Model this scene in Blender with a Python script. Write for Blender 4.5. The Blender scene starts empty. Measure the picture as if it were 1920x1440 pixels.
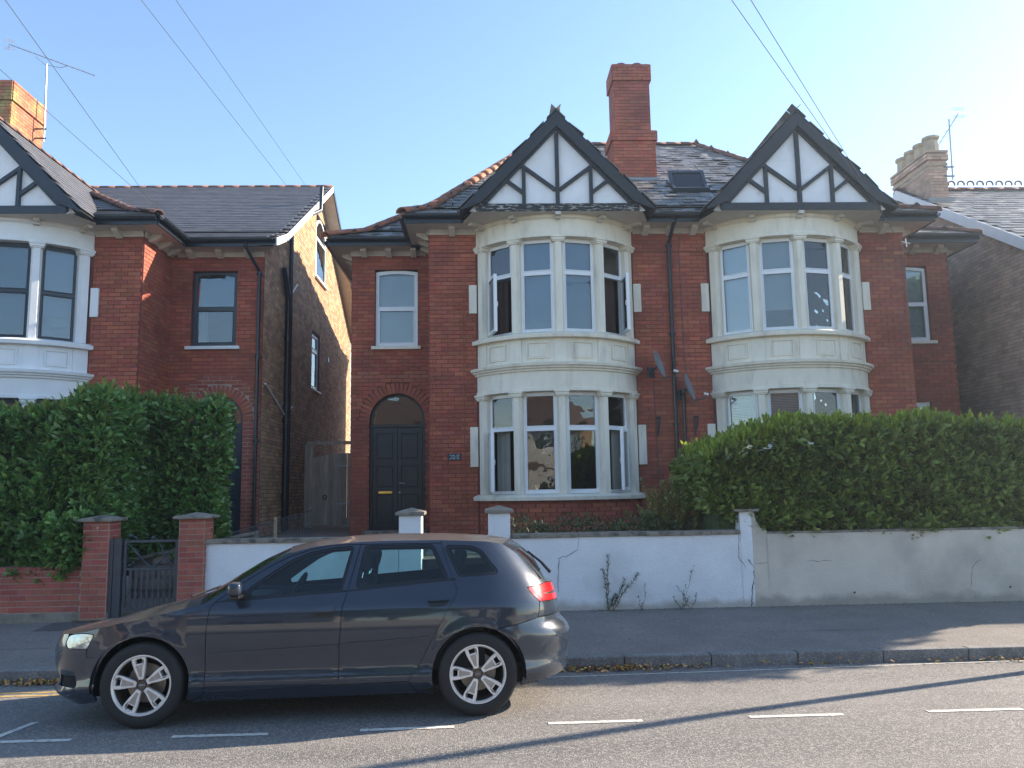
import bpy, bmesh, math, random
import numpy as np
from mathutils import Vector, Matrix, noise
from mathutils.geometry import tessellate_polygon, delaunay_2d_cdt
random.seed(7); np.random.seed(7)
R = math.radians
sc = bpy.context.scene
COL = sc.collection
# ------------------------------------------------------------------ camera
cam_d = bpy.data.cameras.new("camera"); cam = bpy.data.objects.new("camera", cam_d); COL.objects.link(cam)
cam_d.sensor_width = 36; cam_d.lens = 1500 / 1920 * 36; cam_d.clip_start = .05; cam_d.clip_end = 2000
yaw, pit, roll = R(2.0), math.atan(195 / 1500), R(.95)
fwd = Vector((math.sin(yaw) * math.cos(pit), math.cos(yaw) * math.cos(pit), math.sin(pit)))
rt = Vector((math.cos(yaw), -math.sin(yaw), 0)); up = rt.cross(fwd)
rt2 = math.cos(roll) * rt - math.sin(roll) * up; up2 = math.sin(roll) * rt + math.cos(roll) * up
m = Matrix((rt2, up2, -fwd)).transposed().to_4x4(); m.translation = (0, 0, 1.77)
cam.matrix_world = m; sc.camera = cam
# ------------------------------------------------------------------ sky, sun, exposure
SUN_EL, SUN_AZ = 27.0, 21.5          # azimuth from +X towards +Y
w = bpy.data.worlds.new("World"); sc.world = w; w.use_nodes = True
nt = w.node_tree; bg = nt.nodes["Background"]
sky = nt.nodes.new("ShaderNodeTexSky"); sky.sky_type = 'NISHITA'; sky.sun_disc = False
sky.sun_elevation = R(SUN_EL); sky.sun_rotation = R(90 - SUN_AZ); sky.altitude = 50
sky.air_density = 1.0; sky.dust_density = .25; sky.ozone_density = 2.0
nt.links.new(sky.outputs[0], bg.inputs[0]); bg.inputs[1].default_value = .122
sd = bpy.data.lights.new("sun", 'SUN'); sd.energy = 4.9; sd.angle = R(.55); sd.color = (1, .85, .68)
so = bpy.data.objects.new("sun", sd); COL.objects.link(so)
sv = Vector((math.cos(R(SUN_EL)) * math.cos(R(SUN_AZ)), math.cos(R(SUN_EL)) * math.sin(R(SUN_AZ)), math.sin(R(SUN_EL))))
so.rotation_euler = sv.to_track_quat('Z', 'Y').to_euler(); so.location = (20, 5, 20)
sc.view_settings.view_transform = 'Standard'; sc.view_settings.look = 'None'
sc.view_settings.gamma = 1; sc.view_settings.exposure = 1.50; sc.view_settings.use_curve_mapping = False
sc.render.engine = 'CYCLES'; sc.cycles.max_bounces = 6; sc.cycles.transparent_max_bounces = 12
sc.cycles.caustics_reflective = False; sc.cycles.caustics_refractive = False
# ------------------------------------------------------------------ materials
def mat(name, c, rough=.7, metal=0., var=.12, vs=2.5, rnd=0., hue=0., bump=0., bs=60., spec=.5, coat=0., c2=None, c2s=1.2, c2t=(.55, .7), obj=False, stretch=None, transl=0., upc=None, speck=None, zd=None, c2st=None):
    m = bpy.data.materials.new(name); m.use_nodes = True
    t = m.node_tree; N = t.nodes; L = t.links; b = N["Principled BSDF"]
    b.inputs["Roughness"].default_value = rough; b.inputs["Metallic"].default_value = metal
    b.inputs["Specular IOR Level"].default_value = spec; b.inputs["Coat Weight"].default_value = coat
    b.inputs["Coat Roughness"].default_value = .04
    def new(ty, **k):
        n = N.new(ty)
        for a, v in k.items(): setattr(n, a, v)
        return n
    if obj: pos = new("ShaderNodeTexCoord").outputs["Object"]
    else: pos = new("ShaderNodeNewGeometry").outputs["Position"]
    if stretch:
        mp = new("ShaderNodeMapping"); mp.inputs["Scale"].default_value = stretch; L.new(pos, mp.inputs[0]); pos = mp.outputs[0]
    rgb = new("ShaderNodeRGB"); rgb.outputs[0].default_value = (*c, 1); col = rgb.outputs[0]
    if c2:
        n = new("ShaderNodeTexNoise"); n.inputs["Scale"].default_value = c2s; n.inputs["Detail"].default_value = 5; L.new(pos, n.inputs["Vector"])
        if c2st: mq = new("ShaderNodeMapping"); mq.inputs["Scale"].default_value = c2st; L.new(pos, mq.inputs[0]); L.new(mq.outputs[0], n.inputs["Vector"])
        r = new("ShaderNodeMapRange"); r.inputs[1].default_value = c2t[0]; r.inputs[2].default_value = c2t[1]; L.new(n.outputs[0], r.inputs[0])
        x = new("ShaderNodeMix", data_type='RGBA'); x.inputs[7].default_value = (*c2, 1); L.new(r.outputs[0], x.inputs[0]); L.new(col, x.inputs[6]); col = x.outputs[2]
    if speck:
        sc_, col2, lo, hi = speck
        n = new("ShaderNodeTexVoronoi"); n.inputs["Scale"].default_value = sc_; L.new(pos, n.inputs["Vector"])
        sp = new("ShaderNodeSeparateColor"); L.new(n.outputs["Color"], sp.inputs[0])
        r = new("ShaderNodeMapRange"); r.inputs[1].default_value = lo; r.inputs[2].default_value = hi; L.new(sp.outputs[0], r.inputs[0])
        x = new("ShaderNodeMix", data_type='RGBA'); x.inputs[7].default_value = (*col2, 1); L.new(r.outputs[0], x.inputs[0]); L.new(col, x.inputs[6]); col = x.outputs[2]
    if zd:
        z0_, hh, dc = zd
        sx = new("ShaderNodeSeparateXYZ"); L.new(pos, sx.inputs[0])
        n = new("ShaderNodeTexNoise"); n.inputs["Scale"].default_value = 4.; n.inputs["Detail"].default_value = 6; L.new(pos, n.inputs["Vector"])
        ma = new("ShaderNodeMath", operation='MULTIPLY_ADD'); L.new(n.outputs[0], ma.inputs[0]); ma.inputs[1].default_value = -hh * 2.4; L.new(sx.outputs[2], ma.inputs[2])
        r = new("ShaderNodeMapRange"); r.inputs[1].default_value = z0_ - hh * .7; r.inputs[2].default_value = z0_ - hh * 1.6; L.new(ma.outputs[0], r.inputs[0])
        x = new("ShaderNodeMix", data_type='RGBA'); x.inputs[7].default_value = (*dc, 1); L.new(r.outputs[0], x.inputs[0]); L.new(col, x.inputs[6]); col = x.outputs[2]
    hs = new("ShaderNodeHueSaturation"); L.new(col, hs.inputs["Color"])
    val = None
    if var:
        n = new("ShaderNodeTexNoise"); n.inputs["Scale"].default_value = vs; n.inputs["Detail"].default_value = 7; n.inputs["Roughness"].default_value = .62; L.new(pos, n.inputs["Vector"])
        r = new("ShaderNodeMapRange"); r.inputs[1].default_value = .3; r.inputs[2].default_value = .7; r.inputs[3].default_value = 1 - var; r.inputs[4].default_value = 1 + var; L.new(n.outputs[0], r.inputs[0]); val = r.outputs[0]
    if rnd or hue:
        oi = new("ShaderNodeObjectInfo"); ge = new("ShaderNodeNewGeometry")
        ad = new("ShaderNodeMath", operation='ADD'); L.new(oi.outputs["Random"], ad.inputs[0]); L.new(ge.outputs["Random Per Island"], ad.inputs[1])
        wn = new("ShaderNodeTexWhiteNoise", noise_dimensions='1D'); ml = new("ShaderNodeMath", operation='MULTIPLY'); ml.inputs[1].default_value = 97.3; L.new(ad.outputs[0], ml.inputs[0]); L.new(ml.outputs[0], wn.inputs["W"])
        r = new("ShaderNodeMapRange"); r.inputs[3].default_value = 1 - rnd; r.inputs[4].default_value = 1 + rnd; L.new(wn.outputs[0], r.inputs[0])
        if val is not None:
            mm = new("ShaderNodeMath", operation='MULTIPLY'); L.new(val, mm.inputs[0]); L.new(r.outputs[0], mm.inputs[1]); val = mm.outputs[0]
        else: val = r.outputs[0]
        if hue:
            sp = new("ShaderNodeSeparateColor"); L.new(wn.outputs["Color"], sp.inputs[0])
            r = new("ShaderNodeMapRange"); r.inputs[3].default_value = .5 - hue; r.inputs[4].default_value = .5 + hue; L.new(sp.outputs[1], r.inputs[0]); L.new(r.outputs[0], hs.inputs["Hue"])
            r = new("ShaderNodeMapRange"); r.inputs[3].default_value = 1 - hue * 3; r.inputs[4].default_value = 1 + hue * 3; L.new(sp.outputs[2], r.inputs[0]); L.new(r.outputs[0], hs.inputs["Saturation"])
    if val is not None: L.new(val, hs.inputs["Value"])
    col = hs.outputs[0]
    if upc:
        ge = new("ShaderNodeNewGeometry"); sx = new("ShaderNodeSeparateXYZ"); L.new(ge.outputs["Normal"], sx.inputs[0])
        r = new("ShaderNodeMapRange"); r.inputs[1].default_value = upc[1]; r.inputs[2].default_value = upc[2]; r.inputs[4].default_value = upc[3]; L.new(sx.outputs[2], r.inputs[0])
        x = new("ShaderNodeMix", data_type='RGBA'); x.inputs[7].default_value = (*upc[0], 1); L.new(r.outputs[0], x.inputs[0]); L.new(col, x.inputs[6]); col = x.outputs[2]
        r2 = new("ShaderNodeMapRange"); r2.inputs[3].default_value = rough; r2.inputs[4].default_value = .8; L.new(r.outputs[0], r2.inputs[0]); L.new(r2.outputs[0], b.inputs["Roughness"])
        r3 = new("ShaderNodeMapRange"); r3.inputs[3].default_value = coat; r3.inputs[4].default_value = 0; L.new(r.outputs[0], r3.inputs[0]); L.new(r3.outputs[0], b.inputs["Coat Weight"])
    L.new(col, b.inputs["Base Color"])
    if bump:
        n = new("ShaderNodeTexNoise"); n.inputs["Scale"].default_value = bs; n.inputs["Detail"].default_value = 4; L.new(pos, n.inputs["Vector"])
        bu = new("ShaderNodeBump"); bu.inputs["Strength"].default_value = bump; bu.inputs["Distance"].default_value = .01; L.new(n.outputs[0], bu.inputs["Height"]); L.new(bu.outputs[0], b.inputs["Normal"])
    if transl:
        tr = new("ShaderNodeBsdfTranslucent"); L.new(col, tr.inputs[0]); mx = new("ShaderNodeMixShader"); mx.inputs[0].default_value = transl
        L.new(b.outputs[0], mx.inputs[1]); L.new(tr.outputs[0], mx.inputs[2]); L.new(mx.outputs[0], N["Material Output"].inputs[0])
    return m
def glass(name, tint, ior, rough=.0, refl=(1, 1, 1)):
    m = bpy.data.materials.new(name); m.use_nodes = True; t = m.node_tree; N = t.nodes; L = t.links
    N.remove(N["Principled BSDF"])
    g = N.new("ShaderNodeBsdfGlossy"); g.inputs["Roughness"].default_value = rough; g.inputs[0].default_value = (*refl, 1)
    tr = N.new("ShaderNodeBsdfTransparent"); tr.inputs[0].default_value = (*tint, 1)
    f = N.new("ShaderNodeFresnel"); f.inputs[0].default_value = ior
    x = N.new("ShaderNodeMixShader"); L.new(f.outputs[0], x.inputs[0]); L.new(tr.outputs[0], x.inputs[1]); L.new(g.outputs[0], x.inputs[2])
    ge = N.new("ShaderNodeNewGeometry"); n = N.new("ShaderNodeTexNoise"); n.inputs["Scale"].default_value = 2.2; L.new(ge.outputs["Position"], n.inputs["Vector"])
    bu = N.new("ShaderNodeBump"); bu.inputs["Strength"].default_value = .22; bu.inputs["Distance"].default_value = .02; L.new(n.outputs[0], bu.inputs["Height"]); L.new(bu.outputs[0], g.inputs["Normal"])
    L.new(x.outputs[0], N["Material Output"].inputs[0]); return m
MT = {}
MT['brick_red'] = mat('painted red brick', (.34, .092, .052), .8, var=.24, vs=1.1, rnd=.19, hue=.008, bump=.5, bs=45, c2=(.22, .06, .042), c2s=.9, c2t=(.5, .75))
MT['mortar_red'] = mat('painted red mortar', (.17, .052, .037), .9, var=.2, vs=5, bump=.4, bs=80)
MT['brick_bare'] = mat('bare orange brick', (.33, .115, .065), .85, var=.15, rnd=.2, hue=.01, bump=.5, bs=60)
MT['brick_brown'] = mat('brown side wall brick', (.44, .27, .155), .9, var=.2, vs=3, rnd=.28, hue=.018, bump=.6, bs=50)
MT['mortar_dark'] = mat('dark grey mortar', (.085, .072, .062), .95, var=.2, vs=6)
MT['brick_grey'] = mat('grey brown weathered brick', (.48, .33, .25), .9, var=.25, vs=2, rnd=.22, hue=.015, bump=.6, bs=50)
MT['mortar_grey'] = mat('grey mortar', (.2, .18, .155), .95, var=.2, vs=6)
MT['brick_garden'] = mat('garden wall red brick', (.33, .09, .062), .75, var=.2, vs=6, rnd=.16, hue=.008, bump=.5, bs=60)
MT['mortar_light'] = mat('pale pink mortar', (.42, .33, .28), .95, var=.2, vs=9, bump=.5, bs=90)
MT['concrete'] = mat('weathered concrete coping', (.23, .205, .165), .95, var=.3, vs=7, bump=.7, bs=60, c2=(.10, .095, .08), c2s=6, c2t=(.5, .65))
MT['render_white'] = mat('white pebble render', (.72, .74, .76), .9, var=.1, vs=1.4, bump=1, bs=55, c2=(.48, .48, .47), c2s=1.3, c2t=(.58, .85), zd=(.22, .09, (.46, .44, .40)))
MT['render_cream'] = mat('cream weathered render', (.60, .545, .46), .9, var=.14, vs=1.3, bump=1, bs=50, c2=(.36, .33, .29), c2s=1.1, c2t=(.5, .8), zd=(.24, .11, (.36, .33, .28)))
MT['stone_cream'] = mat('cream painted stone', (.78, .725, .60), .55, var=.07, vs=3, bump=.12, bs=30, c2=(.50, .46, .38), c2s=2.4, c2t=(.54, .86), stretch=(2.2, 2.2, .6))
MT['stone_white'] = mat('white painted stone', (.74, .76, .77), .5, var=.05, vs=3, bump=.1, bs=30)
MT['soffit'] = mat('cream painted soffit board', (.56, .53, .47), .6, var=.1, vs=4)
MT['upvc'] = mat('white window plastic', (.80, .82, .84), .3, var=.03)
MT['frame_navy'] = mat('dark navy window paint', (.022, .03, .042), .35, var=.1)
MT['black_timber'] = mat('black painted timber', (.014, .016, .019), .45, var=.25, vs=8, bump=.25, bs=25)
MT['flaky_timber'] = mat('flaking black painted timber', (.016, .018, .021), .7, var=.3, vs=8, bump=.8, bs=30, c2=(.32, .29, .26), c2s=15, c2t=(.53, .60), stretch=(.5, 1, 2.2))
MT['navy_timber'] = mat('dark navy painted timber', (.010, .015, .026), .4, var=.2, vs=8, bump=.15, bs=25)
MT['plaster'] = mat('white gable plaster', (.80, .81, .83), .8, var=.06, vs=3, bump=.3, bs=60, c2=(.55, .56, .57), c2s=2.2, c2t=(.6, .8))
MT['gutter'] = mat('black gutter plastic', (.008, .011, .017), .32, var=.15)
MT['slate_old'] = mat('old weathered slate', (.150, .140, .128), .42, var=.3, vs=5, rnd=.42, hue=.012, bump=.8, bs=30, c2=(.34, .31, .26), c2s=3.5, c2t=(.54, .68))
MT['slate_new'] = mat('dark grey flat tile', (.095, .094, .098), .5, var=.15, vs=4, rnd=.16, bump=.3, bs=50)
MT['underlay'] = mat('dark roofing felt', (.02, .02, .02), .9)
MT['terracotta'] = mat('terracotta ridge tile', (.36, .13, .065), .8, var=.25, vs=6, rnd=.15, bump=.5, bs=40, c2=(.2, .13, .08), c2s=5, c2t=(.5, .7))
MT['terra_dark'] = mat('dull brown ridge tile', (.20, .10, .075), .85, var=.25, vs=6, rnd=.15, bump=.5, bs=40)
MT['buff'] = mat('buff clay chimney pot', (.42, .35, .25), .85, var=.2, vs=6, rnd=.1, bump=.4, bs=40)
MT['lichen_brick'] = mat('lichen covered chimney brick', (.40, .15, .075), .9, var=.2, rnd=.2, hue=.01, bump=.6, bs=50, c2=(.38, .27, .10), c2s=1.6, c2t=(.50, .66))
MT['lead'] = mat('grey lead flashing', (.25, .27, .29), .5, metal=.3, var=.15)
MT['glass'] = glass('window glass', (.82, .87, .88), 1.72)
MT['car_glass'] = glass('tinted car glass', (.62, .80, .79), 1.5)
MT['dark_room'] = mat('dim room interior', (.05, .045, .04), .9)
MT['blind_sky_tint'] = mat('roller blind with sky reflection tint', (.13, .25, .40), .8, var=.03)  # blue of the blinds also paints in the sky reflected by the panes
MT['blind_white'] = mat('white blind fabric', (.62, .66, .68), .8, var=.05)
MT['curtain'] = mat('pale curtain fabric', (.55, .55, .50), .85, var=.1)
MT['curtain_brown'] = mat('brown curtain fabric', (.12, .07, .06), .9, var=.2)
MT['door_black'] = mat('black painted door', (.014, .015, .02), .38, var=.12, vs=5)
MT['brass'] = mat('polished brass', (.78, .52, .12), .25, metal=.9)
MT['steel'] = mat('dull steel', (.45, .45, .46), .4, metal=.9)
MT['iron_grey'] = mat('dark grey painted iron', (.035, .048, .062), .4, var=.15)
MT['timber_grey'] = mat('weathered grey timber', (.58, .50, .40), .85, var=.3, vs=6, rnd=.18, bump=.6, bs=20, stretch=(4, 4, .4))
MT['timber_new'] = mat('pale timber post', (.45, .34, .2), .8, var=.2)
MT['dish'] = mat('grey dish enamel', (.19, .215, .24), .5, var=.08)
MT['white_plastic'] = mat('white plastic fitting', (.7, .7, .68), .4)
MT['sign'] = mat('dark blue sign plate', (.012, .03, .05), .3)
MT['sign_text'] = mat('silver sign lettering', (.55, .6, .62), .5)
MT['alu'] = mat('grey aluminium tube', (.3, .31, .33), .4, metal=.6)
MT['cable'] = mat('black cable sheath', (.10, .105, .115), .6)
MT['leaf_a'] = mat('laurel leaf', (.150, .275, .072), .34, var=.30, vs=1.6, rnd=.40, hue=.028, spec=.6, transl=.28)
MT['leaf_b'] = mat('bright laurel leaf', (.215, .280, .064), .34, var=.35, vs=1.6, rnd=.4, hue=.02, spec=.45, transl=.34)
MT['leaf_young_glow'] = mat('young leaf with painted sun glow', (.30, .38, .05), .45, var=.25, rnd=.3, hue=.02, transl=.5)  # yellow also paints sun glow into the young hedge tips
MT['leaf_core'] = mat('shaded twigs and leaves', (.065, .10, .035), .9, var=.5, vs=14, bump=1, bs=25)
MT['leaf_dry'] = mat('pale olive shrub leaf', (.34, .33, .11), .6, var=.3, rnd=.35, hue=.02, transl=.25)
MT['leaf_weed'] = mat('dull weed leaf', (.055, .095, .035), .6, var=.3, rnd=.3, hue=.02, transl=.15)
MT['stem'] = mat('brown stem', (.11, .09, .05), .8)
MT['bark'] = mat('rough bark', (.14, .11, .08), .9, bump=1, bs=14, stretch=(3, 3, .5))
MT['leaf_fallen'] = mat('dry fallen leaf', (.42, .24, .08), .75, rnd=.5, hue=.03, var=.2)
MT['asphalt'] = mat('worn road asphalt', (.165, .158, .150), .85, var=.12, vs=.8, bump=1, bs=90, c2=(.118, .114, .110), c2s=1.1, c2t=(.42, .62), c2st=(.10, 1.5, 1), speck=(75, (.285, .262, .235), .45, .95))
MT['footway'] = mat('dark footway asphalt', (.170, .150, .132), .85, var=.15, vs=1.5, bump=.8, bs=90, speck=(85, (.24, .235, .225), .6, 1.0))
MT['kerb'] = mat('worn kerb stone', (.15, .148, .145), .85, var=.25, vs=6, rnd=.12, bump=.8, bs=60, speck=(90, (.26, .25, .235), .55, 1.0))
MT['paint'] = mat('worn road paint', (.60, .58, .52), .7, var=.12, vs=12, bump=.5, bs=90, c2=(.26, .25, .23), c2s=22, c2t=(.56, .68))
MT['paint_yellow'] = mat('faded yellow road paint', (.55, .36, .1), .7, var=.12, vs=12, c2=(.22, .19, .14), c2s=16, c2t=(.52, .66))
MT['soil'] = mat('garden soil', (.075, .06, .045), .95, var=.35, vs=12, bump=1, bs=30)
MT['path'] = mat('garden path stone', (.25, .21, .17), .9, var=.25, vs=4, bump=.6, bs=30)
MT['crazy'] = mat('crazy paving stone', (.33, .25, .20), .85, var=.25, vs=5, rnd=.3, hue=.02, bump=.5, bs=30)
# ------------------------------------------------------------------ mesh builder
class MB:
    def __init__(s): s.v = []; s.f = []
    def add(s, vs, fs):
        o = len(s.v); s.v += [tuple(v) for v in vs]; s.f += [tuple(i + o for i in f) for f in fs]; return s
    def box(s, x0, x1, y0, y1, z0, z1, M=None):
        vs = [Vector(p) for p in ((x0, y0, z0), (x1, y0, z0), (x1, y1, z0), (x0, y1, z0), (x0, y0, z1), (x1, y0, z1), (x1, y1, z1), (x0, y1, z1))]
        if M is not None: vs = [M @ v for v in vs]
        return s.add(vs, [(0, 3, 2, 1), (4, 5, 6, 7), (0, 1, 5, 4), (1, 2, 6, 5), (2, 3, 7, 6), (3, 0, 4, 7)])
    def slab(s, outer, holes, d0, d1, fn):
        """polygon (2D) with holes, extruded d0..d1; fn(a,b,d) -> point"""
        loops = [list(outer)] + [list(h) for h in holes]
        flat = [p for l in loops for p in l]; n = len(flat)
        tris = tessellate_polygon([[Vector((p[0], p[1], 0)) for p in l] for l in loops])
        vs = [fn(a, b, d0) for a, b in flat] + [fn(a, b, d1) for a, b in flat]
        fs = []
        for t in tris:
            fs.append(tuple(t)); fs.append(tuple(i + n for i in reversed(t)))
        o = 0
        for l in loops:
            k = len(l)
            for i in range(k):
                j = (i + 1) % k; fs.append((o + i, o + j, n + o + j, n + o + i))
            o += k
        return s.add(vs, fs)
    def tube(s, path, r, n=8, cap=True):
        path = [Vector(p) for p in path]; rr = r if hasattr(r, '__len__') else [r] * len(path)
        rings = []; up = Vector((0, 0, 1))
        for i, p in enumerate(path):
            d = (path[min(i + 1, len(path) - 1)] - path[max(i - 1, 0)]).normalized()
            a = d.cross(up)
            if a.length < .05: a = d.cross(Vector((0, 1, 0)))
            a.normalize(); b = a.cross(d)
            rings.append([p + rr[i] * (math.cos(2 * math.pi * k / n) * a + math.sin(2 * math.pi * k / n) * b) for k in range(n)])
        vs = [v for ring in rings for v in ring]; fs = []
        for i in range(len(path) - 1):
            for k in range(n):
                k2 = (k + 1) % n; fs.append((i * n + k, i * n + k2, (i + 1) * n + k2, (i + 1) * n + k))
        if cap: fs.append(tuple(range(n))[::-1]); fs.append(tuple(range((len(path) - 1) * n, len(path) * n)))
        return s.add(vs, fs)
    def arc(s, prof, cx, cy, a0, a1, n=24):
        """closed profile [(r,z)] swept round a vertical axis; angle 0 faces -Y"""
        k = len(prof); vs = []
        for i in range(n + 1):
            a = R(a0 + (a1 - a0) * i / n)
            for r, z in prof: vs.append((cx + r * math.sin(a), cy - r * math.cos(a), z))
        fs = []
        for i in range(n):
            for j in range(k):
                j2 = (j + 1) % k; fs.append((i * k + j, i * k + j2, (i + 1) * k + j2, (i + 1) * k + j))
        if abs(a1 - a0) < 359.9: fs.append(tuple(range(k))[::-1]); fs.append(tuple(range(n * k, n * k + k)))
        return s.add(vs, fs)
    def revolve(s, prof, O, ax='y', n=40):
        """profile [(r,h)] about an axis through O"""
        k = len(prof); vs = []
        for i in range(n):
            a = 2 * math.pi * i / n; c, q = math.cos(a), math.sin(a)
            for r, h in prof:
                p = (r * c, h, r * q) if ax == 'y' else ((r * c, r * q, h) if ax == 'z' else (h, r * c, r * q))
                vs.append((O[0] + p[0], O[1] + p[1], O[2] + p[2]))
        fs = []
        for i in range(n):
            i2 = (i + 1) % n
            for j in range(k - 1): fs.append((i * k + j, i * k + j + 1, i2 * k + j + 1, i2 * k + j))
        return s.add(vs, fs)
OFF = {}
def meshof(name, v, f, m, smooth=False):
    me = bpy.data.meshes.new(name); me.from_pydata([tuple(p) for p in v], [], f)
    if m is not None: me.materials.append(m)
    if smooth: me.polygons.foreach_set("use_smooth", [True] * len(me.polygons))
    return me
def tag(o, label=None, cat=None, group=None, kind=None):
    if label: o['label'] = label
    if cat: o['category'] = cat
    if group: o['group'] = group
    if kind: o['kind'] = kind
    return o
def thing(name, label, cat, loc=(0, 0, 0), group=None):
    o = bpy.data.objects.new(name, None); COL.objects.link(o); o.location = loc; o.empty_display_size = .2
    OFF[o.name] = Vector(loc); return tag(o, label, cat, group)
def fixn(me):
    bm = bmesh.new(); bm.from_mesh(me); bmesh.ops.recalc_face_normals(bm, faces=bm.faces); bm.to_mesh(me); bm.free()
def obj(name, mb, m, parent=None, smooth=False, bevel=0, kind=None, label=None, fix=True, segs=2, angle=35):
    off = OFF.get(parent.name, Vector()) if parent else Vector()
    v = mb.v if off.length == 0 else [(p[0] - off.x, p[1] - off.y, p[2] - off.z) for p in mb.v]
    me = meshof(name, v, mb.f, MT[m] if isinstance(m, str) else m)
    if fix: fixn(me)
    if smooth:
        me.polygons.foreach_set("use_smooth", [True] * len(me.polygons))
        try: me.set_sharp_from_angle(angle=R(angle))
        except Exception: pass
    o = bpy.data.objects.new(name, me); COL.objects.link(o)
    if parent: o.parent = parent; OFF[o.name] = off
    if bevel:
        b = o.modifiers.new("bevel", 'BEVEL'); b.width = bevel; b.segments = segs; b.limit_method = 'ANGLE'; b.angle_limit = R(40)
    if kind: o['kind'] = kind
    if label: o['label'] = label
    return o
UNIT = {}
def unit_mesh(m, name):
    if (m, name) not in UNIT:
        mb = MB().box(-.5, .5, -.5, .5, -.5, .5); UNIT[(m, name)] = meshof(name, mb.v, mb.f, MT[m])
    return UNIT[(m, name)]
CAMP = Vector((0, 0, 1.77))
UV8 = np.array([(-.5, -.5, -.5), (.5, -.5, -.5), (.5, .5, -.5), (-.5, .5, -.5), (-.5, -.5, .5), (.5, -.5, .5), (.5, .5, .5), (-.5, .5, .5)])
UF = np.array([(0, 3, 2, 1), (4, 5, 6, 7), (0, 1, 5, 4), (1, 2, 6, 5), (2, 3, 7, 6), (3, 0, 4, 7)])
def pieces(parent, name, mats, m, nobj=280, stuff=None, skip_back=None, pick=None):
    """unit boxes placed by 4x4 matrices: the nobj nearest become objects sharing one mesh, the rest one joined part"""
    off = OFF.get(parent.name, Vector())
    order = sorted(range(len(mats)), key=lambda i: (mats[i].translation - CAMP).length if pick is None else pick(mats[i]))
    me = unit_mesh(m, name)
    for i in order[:nobj]:
        o = bpy.data.objects.new(name, me); COL.objects.link(o); o.parent = parent
        M = mats[i].copy(); M.translation -= off; o.matrix_basis = M
    rest = order[nobj:]
    if rest:
        A = np.array([np.array(mats[i]) for i in rest]); V = np.einsum('nij,kj->nki', A[:, :3, :3], UV8) + A[:, None, :3, 3] - np.array(off)
        F = [f for j, f in enumerate(UF) if j != skip_back]; F = (np.array(F)[None] + 8 * np.arange(len(rest))[:, None, None]).reshape(-1, 4)
        me2 = meshof(stuff or name + '_field', V.reshape(-1, 3).tolist(), F.tolist(), MT[m])
        o = bpy.data.objects.new(stuff or name + '_field', me2); COL.objects.link(o); o.parent = parent; o['kind'] = 'stuff'
def frame(O, U, N):
    """matrix whose x runs along U, y against the outward normal N (into the wall), z up"""
    U = Vector(U).normalized(); N = Vector(N).normalized(); Z = Vector((0, 0, 1))
    M = Matrix((U, -N, Z)).transposed().to_4x4(); M.translation = O; return M
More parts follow.
